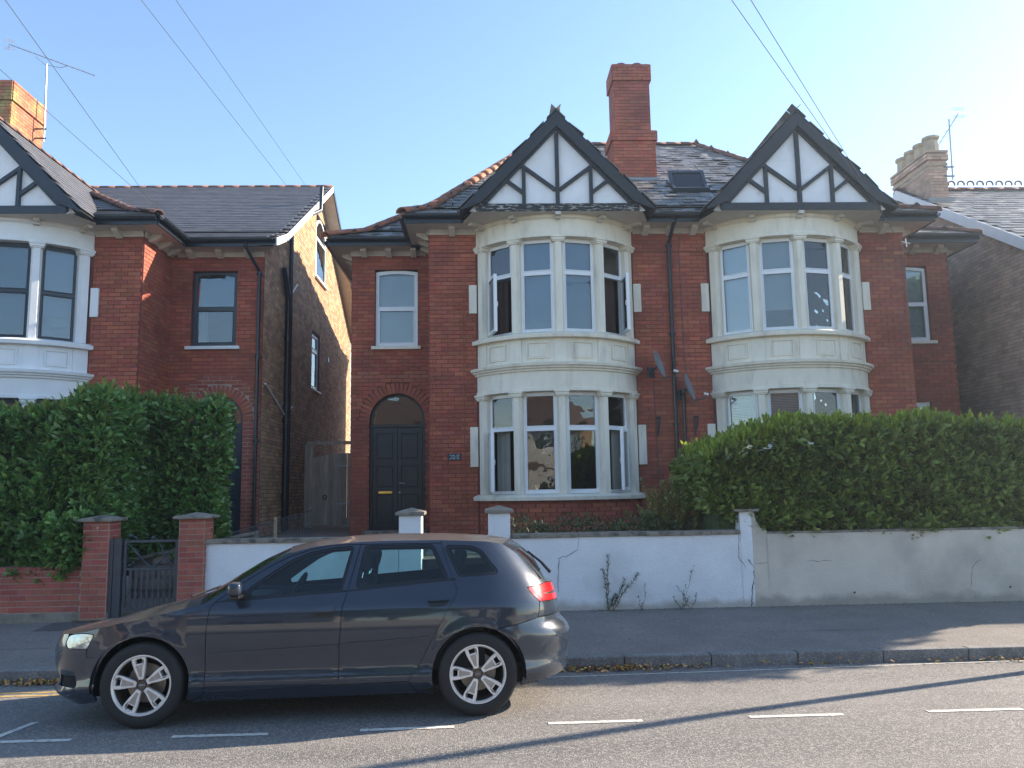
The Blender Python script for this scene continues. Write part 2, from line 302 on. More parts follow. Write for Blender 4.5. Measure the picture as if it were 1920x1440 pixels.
# ------------------------------------------------------------------ building kit
def diag(a, b, c): return Matrix.Diagonal((a, b, c, 1))
def brick_wall(parent, F, L, z0, z1, ops=(), mb_='brick_red', mm='mortar_red', course=.08, bl=.238, thick=.28, gable=None, nobj=0, bare=(), voids=(), name='wall', pick=None, top=None):
    """F: frame at the lower left corner (z absolute). ops: ('r',u0,u1,z0,z1) | ('a',uc,r,zs,z0) round arch with a brick ring"""
    outer = [(0, z0), (L, z0)] + ([(L, z1), (0, z1)] if not gable else list(gable))
    holes = []
    for o in ops:
        if o[0] == 'r': holes.append([(o[1], o[3]), (o[2], o[3]), (o[2], o[4]), (o[1], o[4])])
        else:
            _, uc, r, zs, zb = o[:5]; n = 16
            holes.append([(uc - r, zb), (uc + r, zb)] + [(uc + r * math.cos(math.pi * i / n), zs + r * math.sin(math.pi * i / n)) for i in range(n + 1)])
    fn = lambda a, b, d: F @ Vector((a, d, b))
    obj(name, MB().slab(outer, holes, 0.0, thick, fn), mm, parent)
    P = []; Q = []
    nc = int(round((z1 - z0) / course))
    def gspan(z):
        if not gable: return 0, L
        pts = [(0, z0), (L, z0)] + list(gable); xs = []
        for i in range(len(pts)):
            a, b = pts[i], pts[(i + 1) % len(pts)]
            if (a[1] - z) * (b[1] - z) < 0: xs.append(a[0] + (z - a[1]) / (b[1] - a[1]) * (b[0] - a[0]))
        return (min(xs), max(xs)) if len(xs) > 1 else (0, 0)
    for k in range(nc):
        zc = z0 + (k + .5) * course; g = gspan(zc)
        if g[1] - g[0] < .1: continue
        iv = [list(g)]
        for o in list(ops) + list(voids):
            if o[0] == 'r':
                if not (o[3] - .01 < zc < o[4] + .01): continue
                c0, c1 = o[1], o[2]
            else:
                _, uc, r, zs, zb = o[:5]; rr = r + .225
                if zc < zb or zc > zs + rr: continue
                h = (r if zc < zs else math.sqrt(max(rr * rr - (zc - zs) ** 2, 0))); c0, c1 = uc - h, uc + h
                if zc > zs - .02: c0, c1 = uc - math.sqrt(max(rr * rr - (zc - zs) ** 2, 0)), uc + math.sqrt(max(rr * rr - (zc - zs) ** 2, 0))
            nv = []
            for a, b in iv:
                if c1 <= a or c0 >= b: nv.append([a, b]); continue
                if c0 > a: nv.append([a, c0])
                if c1 < b: nv.append([c1, b])
            iv = nv
        st = -(.5 * bl if k % 2 else 0) - .003
        for a, b in iv:
            i0 = int((a - st) // bl)
            u = st + i0 * bl
            while u < b:
                ua, ub = max(u, a), min(u + bl, b)
                if ub - ua > .05:
                    w_ = ub - ua - .010
                    M = F @ Matrix.Translation(((ua + ub) / 2, .002 + random.uniform(-.0018, .0018), zc)) @ diag(w_, .02, course - .011)
                    isb = any((bx0 < (ua + ub) / 2 < bx1 and bz0 < zc < bz1 and random.random() < pr) for bx0, bx1, bz0, bz1, pr in bare)
                    (Q if isb else P).append(M)
                u += bl
    for o in ops:
        if o[0] == 'a':
            _, uc, r, zs, zb = o[:5]; n = int(math.pi * (r + .11) / .082)
            for i in range(n):
                a = math.pi * (i + .5) / n
                M = F @ Matrix.Translation((uc + (r + .11) * math.cos(a), .0, zs + (r + .11) * math.sin(a))) @ Matrix.Rotation(-a, 4, 'Y') @ diag(.212, .026, .07)
                P.append(M)
            for s in (-1, 1):
                pass
    pieces(parent, 'brick', P, mb_, nobj, 'brickwork', 4, pick)
    if Q: pieces(parent, 'bare_brick', Q, 'brick_bare', min(len(Q), 40), 'bare_brickwork', 4, pick)
def L3(F): return lambda a, b, d: F @ Vector((a, d, b))
def rect(x0, x1, z0, z1): return [(x0, z0), (x1, z0), (x1, z1), (x0, z1)]
def window(parent, F, w, h, split=.36, col='upvc', ft=.06, blind=None, opened=None, lining=True, arch=0, curtain=None, bar=True, sill=None, y0=.05):
    """F: frame with origin at the lower left of the opening on the wall face; panes, sashes and blinds are sub-parts"""
    fn = L3(F); zs = h * (1 - split)
    def top(x0, x1, z, n=8):
        if not arch: return [(x1, z), (x0, z)]
        return [(x1 + (x0 - x1) * i / n, z + arch * (1 - (2 * i / n - 1) ** 2)) for i in range(n + 1)]
    outer = [(0.004, 0.004), (w - .004, .004)] + top(.004, w - .004, h - .004 - arch)
    if bar:
        h1 = rect(ft, w - ft, ft, zs - ft * .5); h2 = [(ft, zs + ft * .5), (w - ft, zs + ft * .5)] + top(ft, w - ft, h - ft - arch)
        hs = [h1, h2]
    else: hs = [[(ft, ft), (w - ft, ft)] + top(ft, w - ft, h - ft - arch)]
    wn = obj('window', MB().slab(outer, hs, y0, y0 + .07, fn), col, parent, bevel=.006)
    sub = lambda n, mb, m_, **k: obj(n, mb, m_, wn, **k)
    bd = .018
    for i, hh in enumerate(hs):
        xs = [p[0] for p in hh]; zz = [p[1] for p in hh]
        if i == 0 and opened is not None: continue
        if arch and i == len(hs) - 1:
            sub('pane', MB().slab(hh, [], y0 + .03, y0 + .034, fn), 'glass')
        else:
            x0, x1, a, b = min(xs), max(xs), min(zz), max(zz)
            sub('sash', MB().slab(rect(x0, x1, a, b), [rect(x0 + bd, x1 - bd, a + bd, b - bd)], y0 - .008, y0 + .045, fn), col, bevel=.004)
            sub('pane', MB().slab(rect(x0 + bd - .004, x1 - bd + .004, a + bd - .004, b - bd + .004), [], y0 + .022, y0 + .026, fn), 'glass')
    if opened is not None:
        side, ang = opened; x0, x1, a, b = ft, w - ft, ft, zs - ft * .5; W2 = x1 - x0 + .03
        if side == 'l': G = F @ Matrix.Translation((x0 - .015, y0 - .01, 0)) @ Matrix.Rotation(-ang, 4, 'Z'); u0, u1 = 0, W2
        else: G = F @ Matrix.Translation((x1 + .015, y0 - .01, 0)) @ Matrix.Rotation(ang, 4, 'Z'); u0, u1 = -W2, 0
        g = L3(G); q = .055
        sub('sash', MB().slab(rect(u0, u1, a - .015, b + .015), [rect(u0 + q, u1 - q, a - .015 + q, b + .015 - q)], -.03, .03, g), col, bevel=.006)
        sub('pane', MB().slab(rect(u0 + q - .004, u1 - q + .004, a - .019 + q, b + .019 - q), [], -.003, .001, g), 'glass')
        hx = (u1 - .028) if side == 'l' else (u0 + .028); hz = (a + b) / 2
        sub('handle', MB().box(hx - .009, hx + .009, .03, .05, hz - .07, hz + .02, G), 'white_plastic', bevel=.003)
    if blind:
        for m_, za, zb in blind:
            bl_ = MB()
            if m_ == 'slats':
                z = za
                while z < zb: bl_.box(ft * .6, w - ft * .6, y0 + .11, y0 + .135, z, z + .022); z += .03
                bl_.v = [tuple(F @ Vector(v)) for v in bl_.v]; sub('blind', bl_, 'blind_white', kind='stuff')
            else: sub('blind', MB().slab(rect(ft * .5, w - ft * .5, za, zb), [], y0 + .12, y0 + .124, fn), m_)
    if curtain:
        for u0, u1, m_ in curtain:
            c = MB(); n = 24; vs = []; fs = []
            for i in range(n + 1):
                u = u0 + (u1 - u0) * i / n; y = y0 + .17 + .022 * math.sin(i * 1.9)
                vs += [F @ Vector((u, y, .02)), F @ Vector((u, y, h - .02))]
            for i in range(n): fs.append((2 * i, 2 * i + 2, 2 * i + 3, 2 * i + 1))
            sub('curtain', c.add(vs, fs), m_, smooth=True, fix=False)
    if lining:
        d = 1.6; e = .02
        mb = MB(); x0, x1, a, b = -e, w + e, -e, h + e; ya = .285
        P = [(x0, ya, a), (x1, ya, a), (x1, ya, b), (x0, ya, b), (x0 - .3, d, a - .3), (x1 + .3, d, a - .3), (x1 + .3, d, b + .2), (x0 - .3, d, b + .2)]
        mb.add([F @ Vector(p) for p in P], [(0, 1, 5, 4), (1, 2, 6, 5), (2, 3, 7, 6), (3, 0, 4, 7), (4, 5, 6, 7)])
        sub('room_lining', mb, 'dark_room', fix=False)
    if sill:
        ex, hh, pr = sill[:3]
        obj('sill', MB().box(-ex, w + ex, -pr, .1, -hh, -.002, F), sill[3] if len(sill) > 3 else 'stone_cream', parent, bevel=.006)
    return wn
def g_roof(d, s, fl=.9):
    return .42 * d if d < fl else .42 * fl + s * (d - fl)
class Roof:
    """groups: dict(rect=(x0,x1,y0,y1), planes=[(axis,edge,sign,ratio,z0,slope,flare,kind)])"""
    def __init__(s, groups): s.g = groups
    def pz(s, p, X, Y):
        ax, e, sg, ra, z0, sl, fl = p[:7]
        d = ((X if ax == 'x' else Y) - e) * sg / ra
        if p[7] == 'lin': return z0 + sl * d
        return z0 + (g_roof(d, sl, fl) if d >= 0 else .42 * d)
    def gz(s, g, X, Y):
        x0, x1, y0, y1 = g['rect']
        if X < x0 - 1e-6 or X > x1 + 1e-6 or Y < y0 - 1e-6 or Y > y1 + 1e-6: return None
        return min(s.pz(p, X, Y) for p in g['planes'])
    def z(s, X, Y):
        v = [s.gz(g, X, Y) for g in s.g]; v = [q for q in v if q is not None]
        return max(v) if v else None
    def underlay(s, parent, step=.1, drop=.035):
        x0 = min(g['rect'][0] for g in s.g); x1 = max(g['rect'][1] for g in s.g); y0 = min(g['rect'][2] for g in s.g); y1 = max(g['rect'][3] for g in s.g)
        xs = sorted(set([round(x, 4) for x in np.arange(x0, x1, step)] + [round(g['rect'][i], 4) for g in s.g for i in (0, 1)]))
        ys = sorted(set([round(y, 4) for y in np.arange(y0, y1, step)] + [round(g['rect'][i], 4) for g in s.g for i in (2, 3)]))
        idx = {}; vs = []; fs = []
        def vid(i, j, zz):
            k = (i, j)
            if k not in idx: idx[k] = len(vs); vs.append((xs[i], ys[j], zz - drop))
            return idx[k]
        Z = [[s.z(x, y) for y in ys] for x in xs]
        for i in range(len(xs) - 1):
            for j in range(len(ys) - 1):
                if s.z((xs[i] + xs[i + 1]) / 2, (ys[j] + ys[j + 1]) / 2) is None: continue
                q = [Z[i][j], Z[i + 1][j], Z[i + 1][j + 1], Z[i][j + 1]]
                if None in q: continue
                fs.append((vid(i, j, q[0]), vid(i + 1, j, q[1]), vid(i + 1, j + 1, q[2]), vid(i, j + 1, q[3])))
        obj('roof', MB().add(vs, fs), 'underlay', parent, fix=False)
    def slates(s, parent, m, gauge=.21, wd=.25, ln=.36, th=.012, nobj=250, jit=.004, skip=None, back=False, tj=3, name='slate'):
        P = []
        for g in s.g:
            x0, x1, y0, y1 = g['rect']
            for p in g['planes']:
                ax, e, sg, ra, z0, sl, fl = p[:7]
                if not back and ax == 'y' and sg < 0: continue
                lo, hi = (y0, y1) if ax == 'x' else (x0, x1)
                ext = (x1 - x0) if ax == 'x' else (y1 - y0)
                d = .02; row = 0
                while d < ext:
                    if p[7] == 'lin': k = sl / ra
                    else: k = (.42 if d / ra < fl else sl) / ra
                    ln_h = 1 / math.sqrt(1 + k * k)
                    dm = d + ln * .5 * ln_h
                    off = (row % 2) * .5 * wd
                    t = lo + off - wd
                    while t < hi:
                        tc = t + wd / 2; t += wd
                        if tc < lo + .03 or tc > hi - .03: continue
                        c = e + sg * dm; X, Y = (c, tc) if ax == 'x' else (tc, c)
                        a = e + sg * (d + .05); Xa, Ya = (a, tc) if ax == 'x' else (tc, a)
                        zz = s.z(X, Y)
                        if zz is None: continue
                        pz = s.pz(p, X, Y)
                        if abs(pz - zz) > .03 or pz > (s.gz(g, X, Y) or -9) + .02: continue
                        if skip and skip(X, Y, zz): continue
                        U = Vector((0, 1, 0)) if ax == 'x' else Vector((1, 0, 0))
                        S = (Vector((sg * 1., 0, k)) if ax == 'x' else Vector((0, sg * 1., k))).normalized()
                        Nn = U.cross(S)
                        if Nn.z < 0: Nn = -Nn
                        tilt = .045 + random.gauss(0, jit * tj)
                        S2 = (S - Nn * tilt).normalized(); N2 = (Nn + S * tilt).normalized()
                        M = Matrix((U, S2, N2)).transposed().to_4x4()
                        pz = s.pz(p, X, Y)
                        M.translation = Vector((X, Y, pz)) + Nn * (.008 + random.gauss(0, jit * .6)) + U * random.gauss(0, jit)
                        P.append(M @ diag(wd - .006, ln, th))
                    d += gauge * ln_h; row += 1
        pieces(parent, name, P, m, nobj, name + '_courses', None)
RT = {}
def ridge(parent, path, m='terracotta', r=.10, step=.42, name='ridge_tile', lift=.0):
    """half round tiles along a polyline (or function sampled)"""
    if (m, r) not in RT:
        n = 6; vs = []; fs = []
        for sx, k in ((-.5, 1.03), (.5, .97)):
            for i in range(n + 1):
                a = math.pi * i / n; vs.append((sx, r * k * math.cos(a), r * k * .8 * math.sin(a)))
        for sx, k in ((-.5, .9), (.5, .84)):
            for i in range(n + 1):
                a = math.pi * i / n; vs.append((sx, r * k * math.cos(a), r * k * .8 * math.sin(a) - .01))
        q = n + 1
        for i in range(n):
            fs += [(i, i + 1, q + i + 1, q + i), (2 * q + i + 1, 2 * q + i, 3 * q + i, 3 * q + i + 1), (i + 1, i, 2 * q + i, 2 * q + i + 1), (q + i, q + i + 1, 3 * q + i + 1, 3 * q + i)]
        fs += [(0, q, 3 * q, 2 * q), (n, 2 * q + n, 3 * q + n, q + n)]
        RT[(m, r)] = meshof(name, vs, fs, MT[m], True)
    off = OFF.get(parent.name, Vector())
    pts = [Vector(p) for p in path]
    for a, b in zip(pts, pts[1:]):
        L = (b - a).length; n = max(1, round(L / step)); U = (b - a).normalized()
        Y = Vector((0, 0, 1)).cross(U).normalized(); Z = U.cross(Y)
        for i in range(n):
            c = a + (b - a) * ((i + .5) / n)
            M = Matrix((U, Y, Z)).transposed().to_4x4(); M.translation = c - off + Z * (lift - .03 + random.gauss(0, .002))
            o = bpy.data.objects.new(name, RT[(m, r)]); COL.objects.link(o); o.parent = parent; o.matrix_basis = M @ diag(L / n * 1.04, 1, 1)
def eave(parent, p0, p1, out, depth, z=6.78, m='gutter', sm='soffit', brackets=.46, cap0=0, cap1=0, bm='soffit', e0=0., e1=0.):
    """soffit, fascia, gutter and bracket blocks from p0 to p1 (plan points on the wall face); out = outward direction; e0/e1 lengthen the outer edge"""
    A = Vector((*p0, 0)); B = Vector((*p1, 0)); U = (B - A).normalized(); O = Vector((*out, 0)); L = (B - A).length
    M = Matrix((U, O, Vector((0, 0, 1)))).transposed().to_4x4(); M.translation = A
    # soffit is a trapezium so that corners mitre
    vs = [(0, 0, z), (L, 0, z), (L + e1, depth, z), (-e0, depth, z)]; vs += [(a, b, c + .02) for a, b, c in vs]
    obj('soffit', MB().add([M @ Vector(v) for v in vs], [(0, 1, 2, 3), (4, 7, 6, 5), (0, 4, 5, 1), (1, 5, 6, 2), (2, 6, 7, 3), (3, 7, 4, 0)]), sm, parent)
    obj('fascia', MB().box(-e0, L + e1, depth, depth + .025, z - .012, z + .15, M), m, parent)
    n = 7; prof = [(depth + .03 + .055 + .055 * math.cos(math.pi + math.pi * i / n), z + .145 + .075 * math.sin(math.pi + math.pi * i / n)) for i in range(n + 1)]
    prof = prof + [(p[0] * 1 if False else depth + .03 + .055 + .047 * math.cos(math.pi + math.pi * i / n), z + .150 + .066 * math.sin(math.pi + math.pi * i / n)) for i, p in reversed(list(enumerate(prof)))]
    k = len(prof); vs = [M @ Vector((-e0 - cap0, a, b)) for a, b in prof] + [M @ Vector((L + e1 + cap1, a, b)) for a, b in prof]
    obj('gutter', MB().add(vs, [(i, (i + 1) % k, k + (i + 1) % k, k + i) for i in range(k)] + [tuple(range(k))[::-1], tuple(range(k, 2 * k))]), m, parent)
    obj('cornice_moulding', MB().box(0, L, .012, .05, z - .075, z - .002, M).box(0, L, .012, .03, z - .11, z - .075, M), bm, parent)
    if brackets:
        nb = max(1, int(L / brackets)); sp = L / nb
        for i in range(nb):
            x = (i + .5) * sp
            vs = [(x - .06, .012, z - .15), (x - .06, .07, z - .15), (x - .06, depth * .62, z - .055), (x - .06, depth * .62, z - .003), (x - .06, .012, z - .003)]
            vs += [(x + .06, b, c) for a, b, c in vs]
            obj('bracket', MB().add([M @ Vector(v) for v in vs], [(0, 1, 2, 3, 4), (9, 8, 7, 6, 5)] + [(i, (i + 1) % 5 + 0, 5 + (i + 1) % 5, 5 + i) for i in range(5)]), bm, parent)
def arcbox(mb, cx, cy, r0, r1, z0, z1, a0, a1, n=24): return mb.arc([(r0, z0), (r1, z0), (r1, z1), (r0, z1)], cx, cy, a0, a1, n)
def bay(parent, cx, stone='stone_cream', frames='upvc', specs=None, ybase=15.1, low=.85, wcol=None, sash=.36):
    RR = 1.80; cy = ybase - .85 + RR
    pil = [-53.5, -27, 0, 27, 53.5]
    P = lambda a, r: (cx + r * math.sin(R(a)), cy - r * math.cos(R(a)))
    A = 58
    o = lambda n, mb, m=stone, **k: obj(n, mb, m, parent, **k)
    S_ = dict(smooth=True)
    # curved brick plinth under the lower sill
    BP = []; z = low
    k = 0
    while z < 1.52:
        n = int(2 * A * math.pi / 180 * 1.76 / .238)
        for i in range(n + 1):
            a = -A + (i + (.5 if k % 2 else 0)) * (2 * A / n)
            if abs(a) > A: continue
            M = Matrix.Translation((*P(a, 1.752), z + .04)) @ Matrix.Rotation(R(a), 4, 'Z')
            BP.append(M @ diag(.228, .03, .069))
        z += .08; k += 1
    o('bay_plinth', arcbox(MB(), cx, cy, 1.5, 1.758, low - .6, 1.54, -A, A), 'mortar_red', **S_)
    pieces(parent, 'brick', BP, 'brick_red', 30, 'brickwork', None)
    for zs in (1.54, 4.47):
        o('bay_sill', MB().arc([(1.5, zs), (1.88, zs), (1.89, zs + .07), (1.80, zs + .115), (1.5, zs + .115)], cx, cy, -A - 1, A + 1, 30), bevel=.006, **S_)
    # friezes and cornices
    o('bay_frieze', MB().arc([(1.52, 3.50), (1.81, 3.50), (1.81, 3.56), (1.795, 3.57), (1.795, 3.87), (1.52, 3.87)], cx, cy, -A, A, 30), **S_)
    o('bay_cornice', MB().arc([(1.5, 3.87), (1.83, 3.87), (1.835, 3.90), (1.87, 3.915), (1.875, 3.94), (1.91, 3.955), (1.92, 4.0), (1.79, 4.03), (1.5, 4.03)], cx, cy, -A - 1.5, A + 1.5, 30), **S_)
    o('bay_frieze', MB().arc([(1.52, 6.37), (1.81, 6.37), (1.81, 6.42), (1.795, 6.43), (1.795, 6.70), (1.84, 6.73), (1.84, 6.79), (1.52, 6.79)], cx, cy, -A, A, 30), **S_)
    o('bay_spandrel', arcbox(MB(), cx, cy, 1.5, 1.765, 4.03, 4.47, -A, A), **S_)
    for i, a in enumerate(pil):   # strips that continue the pilasters over the panel zone
        o('bay_strip', arcbox(MB(), cx, cy, 1.76, 1.782, 4.03, 4.469, a - (3.6 if 0 < i < 4 else 4.5), a + (3.6 if 0 < i < 4 else 4.5), 3), **S_)
    for i in range(4):
        a0, a1 = pil[i] + 6.8, pil[i + 1] - 6.8; z0, z1 = 4.10, 4.40; t = .022; ta = .8
        mb = MB()
        for (aa, bb, c, d) in ((a0, a1, z0, z0 + t), (a0, a1, z1 - t, z1), (a0, a0 + ta, z0 + t, z1 - t), (a1 - ta, a1, z0 + t, z1 - t)): arcbox(mb, cx, cy, 1.76, 1.790, c, d, aa, bb, 6)
        o('panel_moulding', mb)
        o('panel', arcbox(MB(), cx, cy, 1.76, 1.772, z0 + t + .012, z1 - t - .012, a0 + ta + .4, a1 - ta - .4, 6), **S_)
    for si, (z0, z1) in enumerate(((1.655, 3.50), (4.585, 6.37))):
        for i, a in enumerate(pil):
            end = i in (0, 4); hw = .10 if end else .088
            M = Matrix.Translation((*P(a, 1.70), 0)) @ Matrix.Rotation(R(a), 4, 'Z')
            pts = [(-hw, .12), (-hw, -.04), (-hw + .035, -.105), (hw - .035, -.105), (hw, -.04), (hw, .12)]
            mb = MB(); n = len(pts)
            mb.add([M @ Vector((x, y, z0)) for x, y in pts] + [M @ Vector((x, y, z1 - .10)) for x, y in pts], [(j, (j + 1) % n, n + (j + 1) % n, n + j) for j in range(n)] + [tuple(range(n))[::-1], tuple(range(n, 2 * n))])
            o('pilaster', mb)
            mb = MB().box(-hw - .02, hw + .02, -.125, .12, z1 - .10, z1 - .075, M).box(-hw - .035, hw + .035, -.14, .12, z1 - .075, z1 - .03, M).box(-hw - .05, hw + .05, -.155, .12, z1 - .03, z1 + .012, M)
            o('capital', mb, bevel=.005)
        for i in range(4):
            a0, a1 = pil[i] + 2.6, pil[i + 1] - 2.6
            p0, p1 = Vector((*P(a0, 1.72), 0)), Vector((*P(a1, 1.72), 0)); U = (p1 - p0); w_ = U.length; U.normalize()
            F = frame(p0 + Vector((0, 0, z0)), U, Vector((U.y, -U.x, 0)))
            sp = (specs or {}).get((si, i), {})
            window(parent, F, w_, z1 - z0, split=sash, col=frames, lining=False, **sp)
    # rooms behind, floors
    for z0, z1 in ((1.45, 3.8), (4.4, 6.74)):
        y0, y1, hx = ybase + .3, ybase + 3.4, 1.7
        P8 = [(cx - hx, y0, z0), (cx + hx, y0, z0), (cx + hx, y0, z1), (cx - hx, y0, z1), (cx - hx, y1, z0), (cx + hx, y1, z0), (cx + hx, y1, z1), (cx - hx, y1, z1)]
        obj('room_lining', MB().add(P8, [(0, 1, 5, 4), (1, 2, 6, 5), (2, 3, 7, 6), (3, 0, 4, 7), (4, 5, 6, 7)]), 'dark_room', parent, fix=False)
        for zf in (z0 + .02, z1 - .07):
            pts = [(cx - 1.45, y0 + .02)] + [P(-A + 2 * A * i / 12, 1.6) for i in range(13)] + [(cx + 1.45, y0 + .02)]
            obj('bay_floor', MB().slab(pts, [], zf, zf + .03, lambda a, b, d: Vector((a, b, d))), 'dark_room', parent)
    for sg in (-1, 1):
        for z0, z1 in ((2.17, 2.92), (5.10, 5.66)):
            x = cx + sg * 1.59
            o('quoin_block', MB().box(x - .075, x + .075, ybase - .05, ybase + .01, z0, z1), bevel=.008)
def gable(parent, cx, Y=14.08, zb=6.79, timber='black_timber', beam='flaky_timber', white='plaster'):
    fn = lambda a, b, d: Vector((cx + a, Y + d, b)); o = lambda n, mb, m, **k: obj(n, mb, m, parent, **k)
    o('gable_plaster', MB().slab([(-1.62, zb + .02), (1.62, zb + .02), (0, 8.62)], [], .06, .10, fn), white)
    sl = 1.085
    for s in (-1, 1):   # bargeboards with tile edge above
        o('bargeboard', MB().slab([(0, 8.70), (0, 8.40), (s * 1.40, 8.40 - 1.40 * sl + .05), (s * 1.78, 6.79), (s * 1.80, 8.70 - 1.80 * sl + .05)][::s], [], -.08, -.03, fn), timber, bevel=.006)
        o('bargeboard', MB().slab([(0, 8.47), (0, 8.355), (s * 1.30, 8.355 - 1.30 * sl), (s * 1.41, 8.47 - 1.41 * sl)][::s], [], -.01, .05, fn), timber)
        for (x0, z0, x1, z1, hw) in ((.04, 7.20, .70, 7.70, .034), (.62, 7.13, 1.0, 7.43, .032)):
            d = Vector((x1 - x0, z1 - z0)).normalized(); nx, nz = -d.y * hw, d.x * hw
            pts = [(s * (x0 + nx), z0 + nz), (s * (x0 - nx), z0 - nz), (s * (x1 - nx), z1 - nz), (s * (x1 + nx), z1 + nz)]
            o('brace', MB().slab(pts, [], .0, .062, fn), timber, bevel=.005)
        o('post', MB().slab(rect(s * .62 - .033, s * .62 + .033, zb + .14, 7.66), [], -.006, .062, fn), timber, bevel=.005)
    o('king_post', MB().slab(rect(-.036, .036, zb + .14, 8.3), [], -.008, .062, fn), timber, bevel=.005)
    o('tie_beam', MB().slab(rect(-1.50, 1.50, zb - .01, zb + .14), [], -.012, .062, fn), beam, bevel=.006)
    # boxed soffit between the gable and the wall
    o('soffit', MB().slab([(-1.55, 0), (1.55, 0), (1.9, 1.02), (-1.9, 1.02)], [], zb - .012, zb + .01, lambda a, b, d: Vector((cx + a, Y + b, d))), 'soffit')
    for a in (-50, -26, 0, 26, 50):
        M = Matrix.Translation((cx + 1.83 * math.sin(R(a)), 16.05 - 1.83 * math.cos(R(a)), 0)) @ Matrix.Rotation(R(a), 4, 'Z')
        if abs(a) < 30: o('bracket', MB().box(-.05, .05, -.16, .02, zb - .07, zb - .013, M).box(-.05, .05, -.06, .02, zb - .11, zb - .07, M), 'soffit')
        else: o('bracket', MB().box(-.05, .05, -.3, .02, zb - .07, zb - .013, M).box(-.05, .05, -.1, .02, zb - .11, zb - .07, M), 'soffit')
def chimney(parent, x0, x1, y0, y1, z0, z1, mb_='brick_red', mm='mortar_red', nobj=0, cap=.25, name='chimney', course=.08, capw=.03):
    st = []
    obj('chimney', MB().box(x0 + .008, x1 - .008, y0 + .008, y1 - .008, z0, z1), mm, parent)
    ch = parent
    P = []
    for (O, U, N, L) in (((x0, y0, 0), (1, 0, 0), (0, -1, 0), x1 - x0), ((x1, y0, 0), (0, 1, 0), (1, 0, 0), y1 - y0), ((x0, y1, 0), (0, -1, 0), (-1, 0, 0), y1 - y0)):
        F = frame(O, U, N); k = 0; z = z0
        while z < z1 - .04:
            out = capw if z > z1 - cap else 0
            bl = .235; u = -out - (.5 * bl if k % 2 else 0)
            while u < L + out:
                a, b = max(u, -out), min(u + bl, L + out)
                if b - a > .04: P.append(F @ Matrix.Translation(((a + b) / 2, .012 - out, z + course / 2)) @ diag(b - a - .008, .04 if not out else .07, course - .009))
                u += bl
            z += course; k += 1
    pieces(parent, 'chimney_brick', P, mb_, nobj, 'chimney_brickwork', None)
def downpipe(parent, x, y, z0, z1, r=.036, m='gutter', swan=None, name='downpipe'):
    path = ([Vector(swan[0]), Vector(swan[1])] if swan else []) + [Vector((x, y, z1)), Vector((x, y, z0))]
    mb = MB().tube(path, r, 10); obj(name, mb, m, parent, smooth=True)
    z = z1
    while z > z0:
        obj('pipe_collar', MB().tube([(x, y, z), (x, y, z - .07)], r * 1.3, 10).box(x - .07, x + .07, y + .0, y + .05, z - .05, z - .02), m, parent); z -= 1.75
# ------------------------------------------------------------------ ground
def ribbon(name, pts, x0, x1, m, kind='structure', parent=None, nx=2):
    """sheet from a (y,z) profile"""
    vs = []; fs = []; n = len(pts)
    for i in range(nx + 1):
        x = x0 + (x1 - x0) * i / nx; vs += [(x, y, z) for y, z in pts]
    for i in range(nx):
        for j in range(n - 1): fs.append((i * n + j, (i + 1) * n + j, (i + 1) * n + j + 1, i * n + j + 1))
    return obj(name, MB().add(vs, fs), m, parent, kind=kind, fix=False)
def rz(y):   # road height
    return 0.0 if -1.5 < y < 6.4 else (-.041 * (y - 6.4) if y >= 6.4 else .041 * (y + 1.5))
KY = 8.45
ribbon('ground', [(-300, -.32), (400, -.32)], -400, 400, 'soil')
road = ribbon('road', [(-4.0, rz(-4.0)), (-1.5, 0), (2, .0), (6.4, 0), (KY + .02, rz(KY))], -60, 60, 'asphalt')
pav = ribbon('pavement', [(KY + .125, .036), (10.95, .142)], -60, 60, 'footway')
ribbon('pavement', [(-6.5, .12), (-4.12, .03)], -60, 60, 'footway')
kerb = thing('kerb', 'row of worn grey kerb stones between footway and road', 'kerb', (0, KY, 0)); kerb['kind'] = 'structure'; del kerb['category'], kerb['label']
x = -9.4; ks = []
while x < 10:
    M = Matrix.Translation((x + .45, KY + .064, -.08)) @ Matrix.Rotation(R(random.gauss(0, .25)), 4, 'Z') @ Matrix.Rotation(R(random.gauss(0, .3)), 4, 'Y')
    ks.append(M @ diag(.893, .128, .242)); x += .9
KM = MB().box(-.4465, .4465, -.064, .064, -.121, .121)
kme = meshof('kerb_stone', KM.v, KM.f, MT['kerb'])
for M in ks:
    o = bpy.data.objects.new('kerb_stone', kme); COL.objects.link(o); o.parent = kerb
    Q = M.copy(); Q = Q @ diag(1 / .893, 1 / .128, 1 / .242); Q.translation -= Vector((0, KY, 0)); o.matrix_basis = Q
    b = o.modifiers.new('bevel', 'BEVEL'); b.width = .012; b.segments = 2
obj('kerb_run', MB().box(-60, -9.42, 0, .128, -.2, .04).box(10.02, 60, 0, .128, -.2, .04), 'kerb', kerb).location.y = 0
for o in list(kerb.children):
    if o.name.startswith('kerb_run'):
        o.data.transform(Matrix.Translation((0, KY, 0)))
